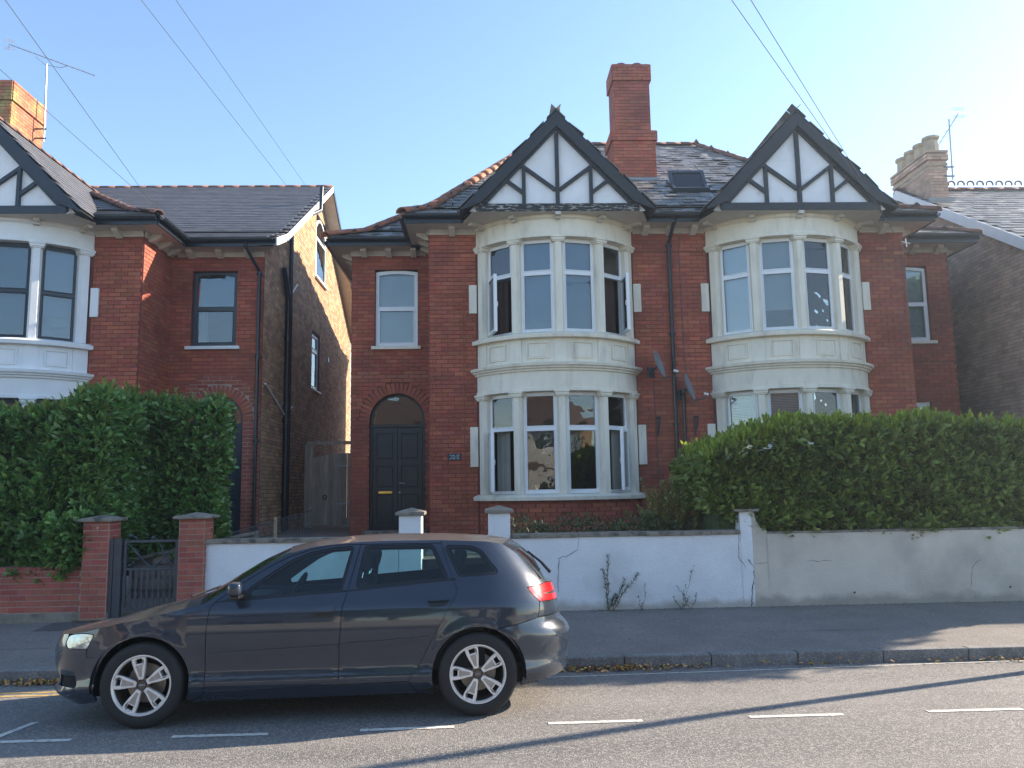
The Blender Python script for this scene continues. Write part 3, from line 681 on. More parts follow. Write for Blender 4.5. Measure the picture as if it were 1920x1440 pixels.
# road markings: thin painted sheets 4 mm above the road
def mark(x0, x1, y0, y1, wd=.07, m='paint', n=14):
    vs = []; fs = []; d = Vector((x1 - x0, y1 - y0)); L = d.length; d /= L; nn = Vector((-d.y, d.x))
    for i in range(n + 1):
        c = Vector((x0, y0)) + d * L * i / n; j = [random.gauss(0, wd * .035) for _ in range(2)]
        for s, e in ((-1, j[0]), (1, j[1])):
            p = c + nn * (s * wd / 2 + e); vs.append((p.x, p.y, rz(p.y) + .004))
    for i in range(n): fs.append((2 * i, 2 * i + 2, 2 * i + 3, 2 * i + 1))
    obj('lane_marking', MB().add(vs, fs), m, road, fix=False)
for px0, px1, ya, yb in ((-2.322, -1.621, 6.231, 6.235), (-.954, -.255, 6.264, 6.29), (.452, 1.17, 6.312, 6.318), (1.996, 2.731, 6.338, 6.343), (3.398, 4.151, 6.362, 6.358), (4.85, 5.6, 6.37, 6.37)): mark(px0, px1, ya, yb, .06)
mark(-3.78, -3.042, 6.21, 6.22, .06); mark(-3.64, -3.595, 6.25, 6.77, .055)
mark(-9, -3.3, 7.97, 7.97, .05, 'paint_yellow', 60); mark(-9, -3.3, 7.82, 7.82, .05, 'paint_yellow', 60)
mark(.3, 5.95, 8.07, 8.385, .03, 'paint', 70)
def patch(x0, x1, y0, y1, m, name='footway_patch'):
    zf2 = lambda y: .036 + (y - 8.575) * .0446 + .004; n = 12; vs = []; fs = []
    for i in range(n + 1):
        x = x0 + (x1 - x0) * i / n; vs += [(x, y0 + random.gauss(0, .006), zf2(y0)), (x, y1 + random.gauss(0, .006), zf2(y1))]
    for i in range(n): fs.append((2 * i, 2 * i + 2, 2 * i + 3, 2 * i + 1))
    obj(name, MB().add(vs, fs), m, pav, fix=False)
MT['tar'] = mat('dark bitumen seam', (.045, .045, .047), .7, var=.2, vs=9); MT['footway2'] = mat('darker asphalt repair', (.075, .073, .073), .85, var=.15, vs=3, bump=.8, bs=90, speck=(85, (.17, .165, .16), .6, 1.0))
patch(-6, 9, 9.42, 9.430, 'footway2', 'tar_seam'); patch(-5.6, -4.2, 10.35, 10.85, 'footway2')
# gardens behind the walls
ribbon('garden_ground', [(11.0, .84), (16.6, .86)], -3.45, 12, 'soil')
ribbon('garden_ground', [(11.0, .72), (16.6, .84)], -16, -5.35, 'soil')
ribbon('garden_path', [(10.8, .17), (12.4, .24)], -5.36, -3.44, 'path')
ribbon('garden_ground', [(12.62, .74), (28, .90)], -5.34, -3.46, 'soil')
ribbon('side_passage', [(16.6, .855), (28, .9)], -4.57, -2.76, 'path')
# ------------------------------------------------------------------ house in the middle
H2 = thing('brick_house', 'pair of joined red brick houses with cream bay windows and two black and white gables', 'house', (3.645, 15.1, .85))
DX = Vector((1, 0, 0)); DY = Vector((0, 1, 0)); FRONT = Vector((0, -1, 0))
vis = lambda m: abs(m.translation.x + 1.6) + abs(m.translation.z - 2.6) * .8 + (5 if m.translation.y > 17 else 0)
Fm = frame((-1.04, 15.1, 0), DX, FRONT)
brick_wall(H2, Fm, 9.37, .22, 6.78, ops=[('r', 2.43 - 1.45, 2.43 + 1.45, 1.60, 6.70), ('r', 6.94 - 1.45, 6.94 + 1.45, 1.60, 6.70)],
    voids=[('r', 2.43 - 1.53, 2.43 + 1.53, .2, 6.8), ('r', 6.94 - 1.53, 6.94 + 1.53, .2, 6.8)], nobj=150, pick=vis, bare=[(8.3, 9.3, 5.6, 6.7, .12), (.05, .9, 6.2, 6.6, .1)])
Fw = frame((-2.75, 16.5, 0), DX, FRONT)
brick_wall(H2, Fw, 1.70, .22, 6.78, ops=[('a', .95, .565, 3.18, .97), ('r', .486, 1.371, 4.735, 6.375)], nobj=130, pick=vis, bare=[(.1, 1.6, 3.95, 4.25, .8)])
Fr = frame((8.335, 16.5, 0), DX, FRONT)
brick_wall(H2, Fr, 1.705, .22, 6.78, ops=[('r', .34, 1.225, 4.735, 6.375), ('r', .34, 1.09, 1.9, 3.45)])
brick_wall(H2, frame((-1.045, 16.49, 0), -DY, -DX), 1.38, .22, 6.78)
brick_wall(H2, frame((8.335, 15.11, 0), DY, DX), 1.38, .22, 6.78)
brick_wall(H2, frame((-2.755, 27, 0), -DY, -DX), 10.49, .22, 6.9)
brick_wall(H2, frame((10.045, 16.51, 0), DY, DX), 10.49, .22, 6.9)
obj('wall', MB().box(-2.7, 10.0, 27.0, 27.2, .2, 6.9), 'mortar_red', H2)
# string lines and window reveals
for (x0, x1, y, z) in ((-1.0, -.12, 15.1, 6.30), (2.94, 4.36, 15.1, 6.30), (7.45, 8.3, 15.1, 6.30), (8.36, 10.02, 16.5, 4.28)):
    obj('string_course', MB().box(x0, x1, y - .016, y + .005, z - .006, z + .022), 'mortar_red', H2)
# windows on the wings
window(H2, frame((-2.264, 16.5, 4.735), DX, FRONT), .885, 1.64, split=.5, arch=.035, ft=.075, blind=[('blind_white', .05, 1.55)], sill=(.07, .07, .09), y0=.06)
window(H2, frame((8.335 + .34, 16.5, 4.735), DX, FRONT), .885, 1.64, split=.5, arch=.035, ft=.07, blind=[('blind_white', .05, 1.55)], sill=(.07, .07, .09), y0=.06)
window(H2, frame((8.335 + .34, 16.5, 1.9), DX, FRONT), .75, 1.55, split=.3, ft=.09, sill=(.07, .07, .09))
# front door
def front_door(parent, F, w, hz, r, col='door_black', zb=0):
    fn = L3(F); n = 20; t = .05
    arc_o = [(w / 2 + r * math.cos(math.pi * i / n), hz + r * math.sin(math.pi * i / n)) for i in range(n + 1)]
    arc_i = [(w / 2 + (r - .06) * math.cos(math.pi * i / n), hz + .02 + (r - .06) * math.sin(math.pi * i / n)) for i in range(n + 1)]
    fr = obj('door_frame', MB().slab([(.002, 0), (w - .002, 0)] + [(a * 1, b) for a, b in arc_o], [[(t, .03), (w - t, .03), (w - t, hz - .13), (t, hz - .13)], [(t + .01, hz - .07), (w - t - .01, hz - .07)] + arc_i], .09, .17, fn), col, parent, bevel=.006)
    obj('fanlight', MB().slab([(t, hz - .08), (w - t, hz - .08)] + arc_i, [], .12, .126, fn), 'glass', parent)
    x0, x1 = t + .003, w - t - .003; mid = (x0 + x1) / 2; H = hz - .13
    for a, b in ((x0, mid - .003), (mid + .003, x1)):
        hs = []; ps = [(.12, .34 * H), (.40 * H, .62 * H), (.68 * H, .94 * H)]
        hs = [rect(a + .075, b - .075, p, q) for p, q in ps]
        lf = obj('door_leaf', MB().slab(rect(a, b, .035, H - .003), hs, .105, .15, fn), col, parent, bevel=.005)
        for p, q in ps:
            obj('door_panel', MB().slab(rect(a + .074, b - .074, p - .001, q + .001), [], .13, .14, fn), col, lf)
            obj('door_panel', MB().slab(rect(a + .105, b - .105, p + .03, q - .03), [], .112, .131, fn), col, lf, bevel=.01)
    obj('letter_box', MB().box(x0 + .12, x0 + .40, .092, .106, .345 * H + .01, .345 * H + .06, F).box(x0 + .14, x0 + .38, .086, .094, .345 * H + .02, .345 * H + .05, F), 'brass', parent, bevel=.003)
    obj('door_handle', MB().tube([F @ Vector(p) for p in ((mid + .04, .10, H * .45), (mid + .04, .06, H * .45), (mid + .15, .06, H * .45))], .009, 8).tube([F @ Vector(p) for p in ((mid + .04, .10, H * .36), (mid + .04, .095, H * .36))], .018, 10), 'steel', parent, smooth=True)
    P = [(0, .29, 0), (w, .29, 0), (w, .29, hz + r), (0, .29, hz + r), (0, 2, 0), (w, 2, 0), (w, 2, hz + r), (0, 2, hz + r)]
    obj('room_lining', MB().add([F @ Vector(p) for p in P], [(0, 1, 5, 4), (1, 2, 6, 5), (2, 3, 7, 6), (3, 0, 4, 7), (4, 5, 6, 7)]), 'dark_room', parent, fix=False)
front_door(H2, frame((-2.75 + .95 - .565, 16.5, .97), DX, FRONT), 1.13, 2.21, .565)
obj('door_step', MB().box(-2.45, -1.15, 16.15, 16.6, .80, .965), 'concrete', H2, bevel=.01)
obj('door_bell', MB().box(-1.15, -1.12, 16.47, 16.5, 2.33, 2.45), 'steel', H2, bevel=.003)
# bays
BB = 'blind_sky_tint'; BW = 'blind_white'
bay(H2, 1.39, specs={
    (1, 0): dict(opened=('l', R(38)), blind=[(BB, 1.10, 1.76)], curtain=[(.05, .35, 'curtain_brown')]), (1, 1): dict(blind=[(BB, .05, 1.76)]),
    (1, 2): dict(blind=[(BB, .05, 1.76)]), (1, 3): dict(opened=('r', R(52)), curtain=[(.3, .6, 'curtain_brown')]),
    (0, 0): dict(opened=('l', R(48)), curtain=[(.04, .34, 'curtain')]), (0, 1): dict(), (0, 2): dict(),
    (0, 3): dict(opened=('r', R(30)), curtain=[(.35, .62, 'curtain')])})
bay(H2, 5.90, specs={
    (1, 0): dict(blind=[(BW, .05, 1.76)]), (1, 1): dict(blind=[(BW, .42, 1.76)]), (1, 2): dict(blind=[(BW, .05, 1.76)]), (1, 3): dict(curtain=[(.25, .6, 'curtain')]),
    (0, 0): dict(blind=[('slats', .95, 1.8)]), (0, 1): dict(blind=[('slats', 1.0, 1.8)]), (0, 2): dict(blind=[(BW, 1.0, 1.8)]), (0, 3): dict(curtain=[(.1, .6, 'curtain')])})
gable(H2, 1.39); gable(H2, 5.90, beam='black_timber')
# eaves
eave(H2, (-2.75, 16.5), (-1.2, 16.5), (0, -1), .42, e0=.42, cap1=0)
eave(H2, (-2.75, 27), (-2.75, 16.5), (-1, 0), .42, e1=.42)
eave(H2, (-1.04, 15.1), (-.14, 15.1), (0, -1), .42, e0=.42, e1=-.22)
eave(H2, (-1.04, 16.5), (-1.04, 15.1), (-1, 0), .42, e1=.42)
eave(H2, (2.94, 15.1), (4.35, 15.1), (0, -1), .42, e0=-.2, e1=-.2)
eave(H2, (7.45, 15.1), (8.33, 15.1), (0, -1), .42, e1=.42, e0=-.2)
eave(H2, (8.33, 15.1), (8.33, 16.5), (1, 0), .42, e0=.42)
eave(H2, (8.45, 16.5), (10.04, 16.5), (0, -1), .42, e1=.42)
eave(H2, (10.04, 16.5), (10.04, 27), (1, 0), .42, e0=.42)
G = lambda cx, y1=19.2: dict(rect=(cx - 1.80, cx + 1.80, 13.99, y1), planes=[('x', cx - 1.80, 1, 1, 6.83, 1.05, 0, 'lin'), ('x', cx + 1.80, -1, 1, 6.83, 1.05, 0, 'lin')])
gm = lambda ax, e, s, r_, sl: (ax, e, s, r_, 6.94, sl, .9, 'g')
MT['slate_cap'] = mat('dark mossy ridge tile', (.07, .065, .055), .9, var=.3, vs=9, rnd=.2, bump=.6, bs=40)
RF2 = Roof([dict(rect=(-1.52, 8.81, 14.60, 27.05), planes=[gm('y', 14.60, 1, 1, .70), gm('y', 27.05, -1, 1, .70), gm('x', -1.52, 1, .47, .70), gm('x', 8.81, -1, .47, .70)]),
    dict(rect=(-3.22, 10.51, 16.0, 27.5), planes=[gm('y', 16.0, 1, 1, .70), gm('y', 27.5, -1, 1, .70), gm('x', -3.22, 1, .75, .70), gm('x', 10.51, -1, .75, .70)]), G(1.39), G(5.90)])
RF2.underlay(H2)
RF2.slates(H2, 'slate_old', gauge=.235, wd=.26, ln=.36, nobj=250, jit=.006, tj=7, skip=lambda X, Y, z: (3.1 < X < 4.0 and 17.7 < Y < 18.5) or (4.15 < X < 5.0 and 16.55 < Y < 17.25))
def hip(parent, rf, x0, y0, sx, sy, ra, d1, sl, z0=6.94, m='terracotta', lift=.05, r=.10):
    ds = [0.0, .45, .9] + [.9 + (d1 - .9) * i / 4 for i in range(1, 5)]; path = []
    for d in ds:
        X, Y = x0 + sx * ra * d, y0 + sy * d; Z = z0 + g_roof(d, sl)
        e = rf.z(X, Y)
        if e is not None and e > Z + .12: break
        path.append((X, Y, Z + lift))
    if len(path) > 1: ridge(parent, path, m, r=r)
hip(H2, RF2, -1.52, 14.60, 1, 1, .47, 6.2, .7, r=.125); hip(H2, RF2, 8.81, 14.60, -1, 1, .47, 6.2, .7, m='terra_dark')
hip(H2, RF2, -3.22, 16.0, 1, 1, .75, 5.5, .7, r=.125); hip(H2, RF2, 10.51, 16.0, -1, 1, .75, 5.5, .7, m='terra_dark')
zr = 6.94 + g_roof(6.225, .7) + .04
ridge(H2, [(-1.52 + .47 * 6.225, 20.82, zr), (8.81 - .47 * 6.225, 20.82, zr)], 'terra_dark')
for cx in (1.39, 5.90): ridge(H2, [(cx, 14.0, 8.70), (cx, 17.3, 8.70)], 'slate_cap', r=.07)
# chimney of the middle house
chimney(H2, 3.05, 4.04, 17.6, 18.45, 8.2, 9.95); chimney(H2, 3.13, 3.96, 17.66, 18.4, 9.95, 11.62, cap=.40)
for x in (3.36, 3.74): obj('chimney_pot', MB().revolve([(.0, 11.4), (.11, 11.4), (.11, 11.72), (.13, 11.74), (.13, 11.78), (.10, 11.78), (.10, 11.5)], (x, 17.95, 0), 'z', 20), 'terra_dark', H2, smooth=True)
obj('lead_flashing', MB().box(3.0, 4.09, 17.50, 17.6, 8.60, 8.80), 'lead', H2)
# roof light, propped open
k = .70; S = Vector((0, 1, k)).normalized(); Nn = Vector((0, -k, 1)).normalized(); M = Matrix((DX, S, Nn)).transposed().to_4x4()
M.translation = Vector((4.17, 16.62, 6.94 + g_roof(2.02, .7) + .03)); fnr = lambda a, b, d: M @ Vector((a, b, d))
rl = obj('roof_light', MB().slab(rect(0, .80, 0, .78), [rect(.07, .73, .07, .71)], -.03, .07, fnr), 'iron_grey', H2)
M2 = M @ Matrix.Translation((0, .42, .08)) @ Matrix.Rotation(R(26), 4, 'X'); fnr2 = lambda a, b, d: M2 @ Vector((a, b, d))
obj('sash', MB().slab(rect(.0, .80, -.42, .36), [rect(.08, .72, -.34, .28)], 0, .05, fnr2), 'iron_grey', rl)
obj('pane', MB().slab(rect(.07, .73, -.35, .29), [], .02, .026, fnr2), 'glass', rl)
downpipe(H2, 3.63, 15.03, .9, 6.45, swan=((3.73, 14.6, 6.9), (3.66, 14.75, 6.72)))
downpipe(H2, 3.80, 15.05, .9, 3.6, r=.028)
def cable(parent, pts, r=.006, m='cable', n=5, name='wall_cable'): obj(name, MB().tube(pts, r, n), m, parent)
cable(H2, [(-.39, 15.085, 5.56), (-.385, 15.085, 3.0), (-.385, 15.085, 1.62), (-.34, 15.085, 1.45), (-.20, 15.085, 1.42)], .007, 'brick_bare')
cable(H2, [(3.86, 15.0, 6.68), (3.84, 15.085, 6.3), (3.86, 15.085, 4.2), (3.90, 15.085, 3.7)], .006)
cable(H2, [(-.98, 15.085, 4.2), (-.96, 15.085, 3.98), (-1.0, 15.085, 3.6), (-.985, 15.085, 2.5), (-1.0, 15.085, 1.2)], .005, 'brick_bare')
cable(H2, [(8.27, 15.08, 6.35), (8.28, 15.085, 5.2), (8.15, 15.085, 4.7), (8.3, 15.085, 4.3)], .006)
# ------------------------------------------------------------------ house on the left
H1 = thing('brick_house', 'red brick house on the left with navy windows and a brown brick side wall', 'house', (-6.5, 15.1, .85))
vis1 = lambda m: abs(m.translation.x + 5.4) + abs(m.translation.z - 4.4) * .7 + (6 if m.translation.y > 16.6 else 0)
brick_wall(H1, frame((-12, 15.1, 0), DX, FRONT), 5.49, .3, 6.78, ops=[('r', 1.6, 4.5, 1.6, 6.70)], voids=[('r', 3.05 - 1.53, 3.05 + 1.53, .2, 6.8)], nobj=60, pick=vis1,
    bare=[(4.65, 5.4, 5.3, 6.2, .13), (4.6, 5.4, 4.3, 4.6, .12)])
brick_wall(H1, frame((-6.5, 16.5, 0), DX, FRONT), 1.915, .3, 6.78, ops=[('a', 1.05, .50, 3.25, .86), ('r', .44, 1.366, 4.775, 6.37)], nobj=120, pick=vis1)
brick_wall(H1, frame((-6.495, 15.11, 0), DY, DX), 1.385, .3, 6.78, nobj=60, pick=vis1, bare=[(.1, .6, 4.6, 5.6, .35), (.3, .8, 4.0, 4.8, .3)])
Fs = frame((-4.58, 16.51, 0), DY, DX)
brick_wall(H1, Fs, 10.8, .3, 10.24, gable=[(10.8, 7.05), (10.35, 7.25), (5.4, 10.22), (.44, 7.25), (0, 7.05)], mb_='brick_brown', mm='mortar_dark', course=.08,
    ops=[('r', 4.95, 6.30, 7.60, 9.40), ('r', 4.65, 5.65, 4.48, 6.02)], nobj=50, pick=lambda m: (m.translation - Vector((-4.58, 16.6, 3.5))).length)
n = 16
pt = [(.25, .87), (.54, .87), (.54, 3.25)] + [(1.05 - .51 * math.cos(math.pi * i / n), 3.25 + .51 * math.sin(math.pi * i / n)) for i in range(1, n)] + [(1.56, 3.25), (1.56, .87), (1.905, .87), (1.905, 3.3), (1.86, 3.7), (1.62, 3.98), (1.40, 4.14), (.72, 4.14), (.45, 3.98), (.25, 3.7)]
obj('arch_pointing', MB().slab(pt, [], -.0035, -.0012, L3(frame((-6.5, 16.5, 0), DX, FRONT))), 'mortar_light', H1)
window(H1, frame((-6.06, 16.5, 4.775), DX, FRONT), .926, 1.63, split=.5, arch=.05, ft=.085, col='frame_navy', blind=[('blind_sky_tint', .82, 1.5)], curtain=[(.08, .26, 'curtain')], sill=(.09, .07, .09, 'stone_white'), y0=.08)
window(H1, frame((-4.58, 16.51 + 4.95, 7.60), DY, DX), 1.35, 1.78, split=.36, arch=.30, ft=.08, blind=[('blind_white', .05, 1.5)], sill=(.05, .06, .08, 'stone_white'), y0=.0)
window(H1, frame((-4.58, 16.51 + 4.65, 4.48), DY, DX), 1.0, 1.54, split=.3, ft=.09, blind=[('blind_white', .05, 1.45)], sill=(.06, .05, .06, 'stone_white'), y0=.04)
front_door(H1, frame((-6.5 + .55, 16.5, .86), DX, FRONT), 1.0, 2.39, .50, col='frame_navy')
bay(H1, -8.95, stone='stone_white', frames='frame_navy', sash=.5, specs={(1, 2): dict(blind=[('blind_sky_tint', .1, 1.7)], curtain=[(.05, .2, 'curtain')]), (1, 3): dict(blind=[('blind_sky_tint', .1, 1.7)]), (1, 1): dict(), (1, 0): dict()})
gable(H1, -8.95, timber='navy_timber', beam='navy_timber')
eave(H1, (-7.40, 15.1), (-6.5, 15.1), (0, -1), .42, e1=.42, e0=-.2)
eave(H1, (-6.5, 15.1), (-6.5, 16.5), (1, 0), .42, e0=.42, e1=-.40)
eave(H1, (-6.38, 16.5), (-4.58, 16.5), (0, -1), .42, e1=.30, e0=-.30)
eave(H1, (-12, 15.1), (-10.5, 15.1), (0, -1), .42)
RF1 = Roof([dict(rect=(-12.5, -6.03, 14.60, 21.9), planes=[gm('y', 14.60, 1, 1, .60), gm('x', -6.03, -1, 1, .60)]),
    dict(rect=(-12.5, -4.22, 16.0, 27.8), planes=[gm('y', 16.0, 1, 1, .60), gm('y', 27.8, -1, 1, .60)]), G(-8.95)])
RF1.underlay(H1)
RF1.slates(H1, 'slate_new', gauge=.19, wd=.30, ln=.30, nobj=220, jit=.001, name='roof_tile')
hip(H1, RF1, -6.03, 14.60, -1, 1, 1, 2.9, .60, m='terra_dark')
ridge(H1, [(-4.25, 21.9, 10.31), (-12.4, 21.9, 10.31)], 'terra_dark'); ridge(H1, [(-8.95, 14.0, 8.72), (-8.95, 18.6, 8.72)], 'terra_dark', r=.09)
# verge boards of the side gable
def verge(parent, x, pts, m, dz=.20, t=.03, name='bargeboard'):
    pp = [(y, z) for y, z in pts] + [(y, z - dz) for y, z in reversed(pts)]
    obj(name, MB().slab(pp, [], x, x + t, lambda a, b, d: Vector((d, a, b))), m, parent)
zf = lambda y: 6.94 + g_roof(min(y - 16.0, 27.8 - y), .6)
yy = [16.0, 16.4, 16.9, 18, 20, 21.9]
verge(H1, -4.225, [(y, zf(y) - .01) for y in yy], 'stone_white', .16)
verge(H1, -4.225, [(y, zf(y) - .01) for y in (21.9, 24, 26.9, 27.8)], 'gutter', .16)
obj('verge_soffit', MB().add([(-4.6, y, zf(y) - .17) for y in (21.9, 24, 26.9, 27.8)] + [(-4.22, y, zf(y) - .17) for y in (21.9, 24, 26.9, 27.8)], [(i, i + 1, 5 + i, 4 + i) for i in range(3)]), 'soffit', H1, fix=False)
obj('verge_soffit', MB().add([(-4.6, y, zf(y) - .15) for y in yy] + [(-4.22, y, zf(y) - .15) for y in yy], [(i, i + 1, 7 + i, 6 + i) for i in range(5)]), 'soffit', H1, fix=False)
downpipe(H1, -4.66, 16.43, 1.0, 6.33, swan=((-4.86, 16.02, 6.9), (-4.84, 16.06, 6.75)))
obj('soil_pipe', MB().tube([(-4.50, 18.25, .9), (-4.50, 18.25, 6.2), (-4.49, 17.75, 6.78)], .065, 12).tube([(-4.50, 18.45, .9), (-4.50, 18.45, 8.0), (-4.45, 18.55, 8.15), (-4.1, 19.75, 8.85), (-4.1, 19.8, 9.5)], .05, 12), 'gutter', H1, smooth=True)
for z in (1.6, 3.3, 3.6, 5.2, 6.3): obj('pipe_collar', MB().tube([(-4.5, 18.25, z), (-4.5, 18.25, z + .12)], .085, 12), 'gutter', H1)
obj('waste_pipe', MB().tube([(-4.54, 16.62, 4.0), (-4.52, 18.15, 3.50)], .022, 8), 'white_plastic', H1)
obj('waste_pipe', MB().tube([(-4.52, 18.35, 3.6), (-4.52, 18.9, 3.75)], .022, 8).tube([(-4.54, 18.5, 6.3), (-4.50, 19.1, 6.75)], .02, 8), 'white_plastic', H1)
obj('wall_vent', MB().box(-4.585, -4.55, 23.2, 23.4, 5.5, 5.65), 'iron_grey', H1)
chimney(H1, -12.0, -10.93, 18.0, 19.35, 8.2, 11.42, mb_='lichen_brick', cap=.55, nobj=20)
obj('chimney_pot', MB().revolve([(.0, 11.3), (.14, 11.3), (.14, 11.52), (.16, 11.55), (.12, 11.58), (.12, 11.4)], (-11.35, 18.4, 0), 'z', 20), 'terracotta', H1, smooth=True)
# ------------------------------------------------------------------ house on the right
H3 = thing('brick_house', 'weathered brick house at the right edge with white bargeboard and crested ridge', 'house', (11.2, 20, .85))
zq = lambda y: 5.50 + .600 * (y - 13.6) if y < 20.05 else 5.50 + .600 * (26.5 - y)
brick_wall(H3, frame((11.2, 26, 0), -DY, -DX), 12.3, .3, 9.28, gable=[(12.3, zq(13.7) - .12), (5.95, 9.25), (0, zq(26) - .12)], mb_='brick_grey', mm='mortar_grey', nobj=60, pick=lambda m: (m.translation - Vector((11.2, 17.2, 5.5))).length)
obj('wall', MB().box(11.22, 24, 13.75, 14.05, .3, 5.5), 'mortar_grey', H3); obj('added_shade_block', MB().box(12.5, 14.0, 15.2, 16.0, 5.5, 10.75), 'brick_grey', H3); obj('wall', MB().box(11.5, 24, 25.8, 26, .3, 5.5), 'mortar_grey', H3); obj('wall', MB().box(23.7, 24, 14.06, 25.79, .3, 5.5), 'mortar_grey', H3)  # tall plain block is unseen, added to shade the left footway
RF3 = Roof([dict(rect=(11.0, 24, 13.4, 26.7), planes=[('y', 13.4, 1, 1, 5.43, .6, 0, 'lin'), ('y', 26.7, -1, 1, 5.43, .6, 0, 'lin')])])
RF3.underlay(H3); RF3.slates(H3, 'slate_old', gauge=.25, wd=.28, ln=.4, nobj=60, jit=.003, skip=lambda X, Y, z: X > 19)
ridge(H3, [(11.0, 20.05, 9.45), (23, 20.05, 9.45)], 'terra_dark', r=.11)
for i in range(36):
    a = 11.72 + i * .26
    obj('crest_ring', MB().tube([(a + .085 * math.cos(t), 20.05, 9.60 + .085 * math.sin(t)) for t in [math.pi * (q / 8) for q in range(-1, 10)]], .024, 5), 'terra_dark', H3) if a < 19 else None
verge(H3, 10.97, [(13.4, 5.45), (20.05, 9.43)], 'stone_white', .26); verge(H3, 10.97, [(20.05, 9.43), (26.7, 5.45)], 'stone_white', .26)
chimney(H3, 11.2, 11.66, 18.85, 20.56, 7.6, 9.95, mb_='brick_grey', mm='mortar_grey', cap=.22, capw=.035)
obj('chimney_band', MB().box(11.175, 11.685, 18.825, 20.585, 9.50, 9.56), 'buff', H3); obj('chimney_band', MB().box(11.175, 11.685, 18.825, 20.585, 9.63, 9.69), 'buff', H3)
obj('chimney_cap', MB().box(11.15, 11.71, 18.80, 20.61, 9.951, 10.01), 'brick_grey', H3)
for i in range(4):
    y = 19.05 + i * .44
    obj('chimney_pot', MB().revolve([(.0, 10.0), (.19, 10.0), (.165, 10.34), (.21, 10.38), (.21, 10.44), (.17, 10.44), (.15, 10.2)], (11.43, y, 0), 'z', 8), 'buff', H3)
obj('lead_flashing', MB().box(11.1, 11.76, 18.74, 18.84, 8.45, 8.75), 'lead', H3)
# ------------------------------------------------------------------ garden walls
def garden_bricks(parent, F, L, z0, z1, course=.075, bl=.225, nobj=200, cop=False, both=False, ends=True, depth=.22, phase=0):
    P = []; z = z0; k = phase
    while z < z1 - .02:
        h = min(course, z1 - z)
        u = -(.5 * bl if k % 2 else 0)
        if cop and z + course * 1.4 > z1:
            u = 0; hb = z1 - z
            while u < L - .02:
                P.append(F @ Matrix.Translation((u + .034, .03, z + hb / 2)) @ diag(.064, .085, hb - .008)); u += .073
            break
        while u < L:
            a, b = max(u, 0), min(u + bl, L)
            if b - a > .04: P.append(F @ Matrix.Translation(((a + b) / 2, .02 + random.uniform(-.002, .002), z + h / 2)) @ diag(b - a - .011, .06, h - .011))
            u += bl
        z += course; k += 1
    pieces(parent, 'brick', P, 'brick_garden', nobj, 'brickwork', None)
WY = 10.9
bw = thing('garden_wall', 'low red brick garden wall with pale mortar under the left hedge', 'wall', (-5.3, WY, .15))
obj('wall', MB().box(-16, -5.30, WY - .004, WY + .215, .1, .845), 'mortar_light', bw)
garden_bricks(bw, frame((-9.6, WY, 0), DX, FRONT), 4.30, .262, .85, cop=True, nobj=210)
obj('footing', MB().box(-16, -4.93, WY - .045, WY + .01, .08, .255), 'concrete', bw, bevel=.01)
def brick_pier(x0, x1, y0, y1, z0, z1, label, holes=False):
    p = thing('gate_pier', label, 'pier', ((x0 + x1) / 2, (y0 + y1) / 2, z0), group=None)
    obj('pier_core', MB().box(x0 - .003, x1 + .003, y0 - .003, y1 + .003, z0, z1), 'mortar_light', p)
    for O, U, N, L in (((x0, y0, 0), DX, FRONT, x1 - x0), ((x1, y0, 0), DY, DX, y1 - y0), ((x0, y1, 0), -DY, -DX, y1 - y0)):
        garden_bricks(p, frame(O, U, N), L, z0 + .03, z1, nobj=60, bl=.22)
    c = MB(); e = .07; cx_, cy_ = (x0 + x1) / 2, (y0 + y1) / 2
    c.add([(x0 - e, y0 - e, z1), (x1 + e, y0 - e, z1), (x1 + e, y1 + e, z1), (x0 - e, y1 + e, z1), (x0 - e, y0 - e, z1 + .035), (x1 + e, y0 - e, z1 + .035), (x1 + e, y1 + e, z1 + .035), (x0 - e, y1 + e, z1 + .035), (cx_, cy_, z1 + .085)],
        [(0, 3, 2, 1), (0, 1, 5, 4), (1, 2, 6, 5), (2, 3, 7, 6), (3, 0, 4, 7), (4, 5, 8), (5, 6, 8), (6, 7, 8), (7, 4, 8)])
    obj('pier_cap', c, 'concrete', p, bevel=.008)
    if holes: obj('old_fixing', MB().tube([(cx_ + .02, y0 - .0, z1 - .08), (cx_ + .02, y0 - .014, z1 - .08)], .018, 10), 'mortar_light', p)
    return p
brick_pier(-5.28, -4.955, WY - .05, WY + .28, .15, 1.42, 'red brick gate pier left of the dark iron gate, half covered by hedge leaves', True)
brick_pier(-4.04, -3.715, WY - .05, WY + .28, .15, 1.435, 'red brick gate pier right of the dark iron gate, beside the white wall')
def rough_wall(parent, name, x0, x1, y0, y1, z0, z1, m, n=60):
    """rendered wall: gridded front with slight waviness"""
    nx = max(2, int((x1 - x0) / .08)); nz = 12; vs = []; fs = []
    for i in range(nx + 1):
        for j in range(nz + 1):
            x = x0 + (x1 - x0) * i / nx; z = z0 + (z1 - z0) * j / nz
            d = .012 * noise.noise(Vector((x * .9, z * 1.5, 3))) + .004 * noise.noise(Vector((x * 6, z * 6, 9)))
            vs.append((x, y0 + d, z))
    for i in range(nx):
        for j in range(nz): a = i * (nz + 1) + j; fs.append((a, a + nz + 1, a + nz + 2, a + 1))
    mb = MB().add(vs, fs); o = obj(name, mb, m, parent, smooth=True, fix=False)
    obj('wall_core', MB().box(x0 + .001, x1 - .001, y0 + .02, y1, z0, z1 - .002), m, parent); return o
ww = thing('garden_wall', 'low white pebble rendered wall behind the parked car with a thin grey coping', 'wall', (-2.4, WY, .15))
rough_wall(ww, 'render', -3.715, -1.17, WY, WY + .2, .08, 1.10, 'render_white')
rough_wall(ww, 'render', .335, 3.44, WY, WY + .2, .08, 1.10, 'render_white')
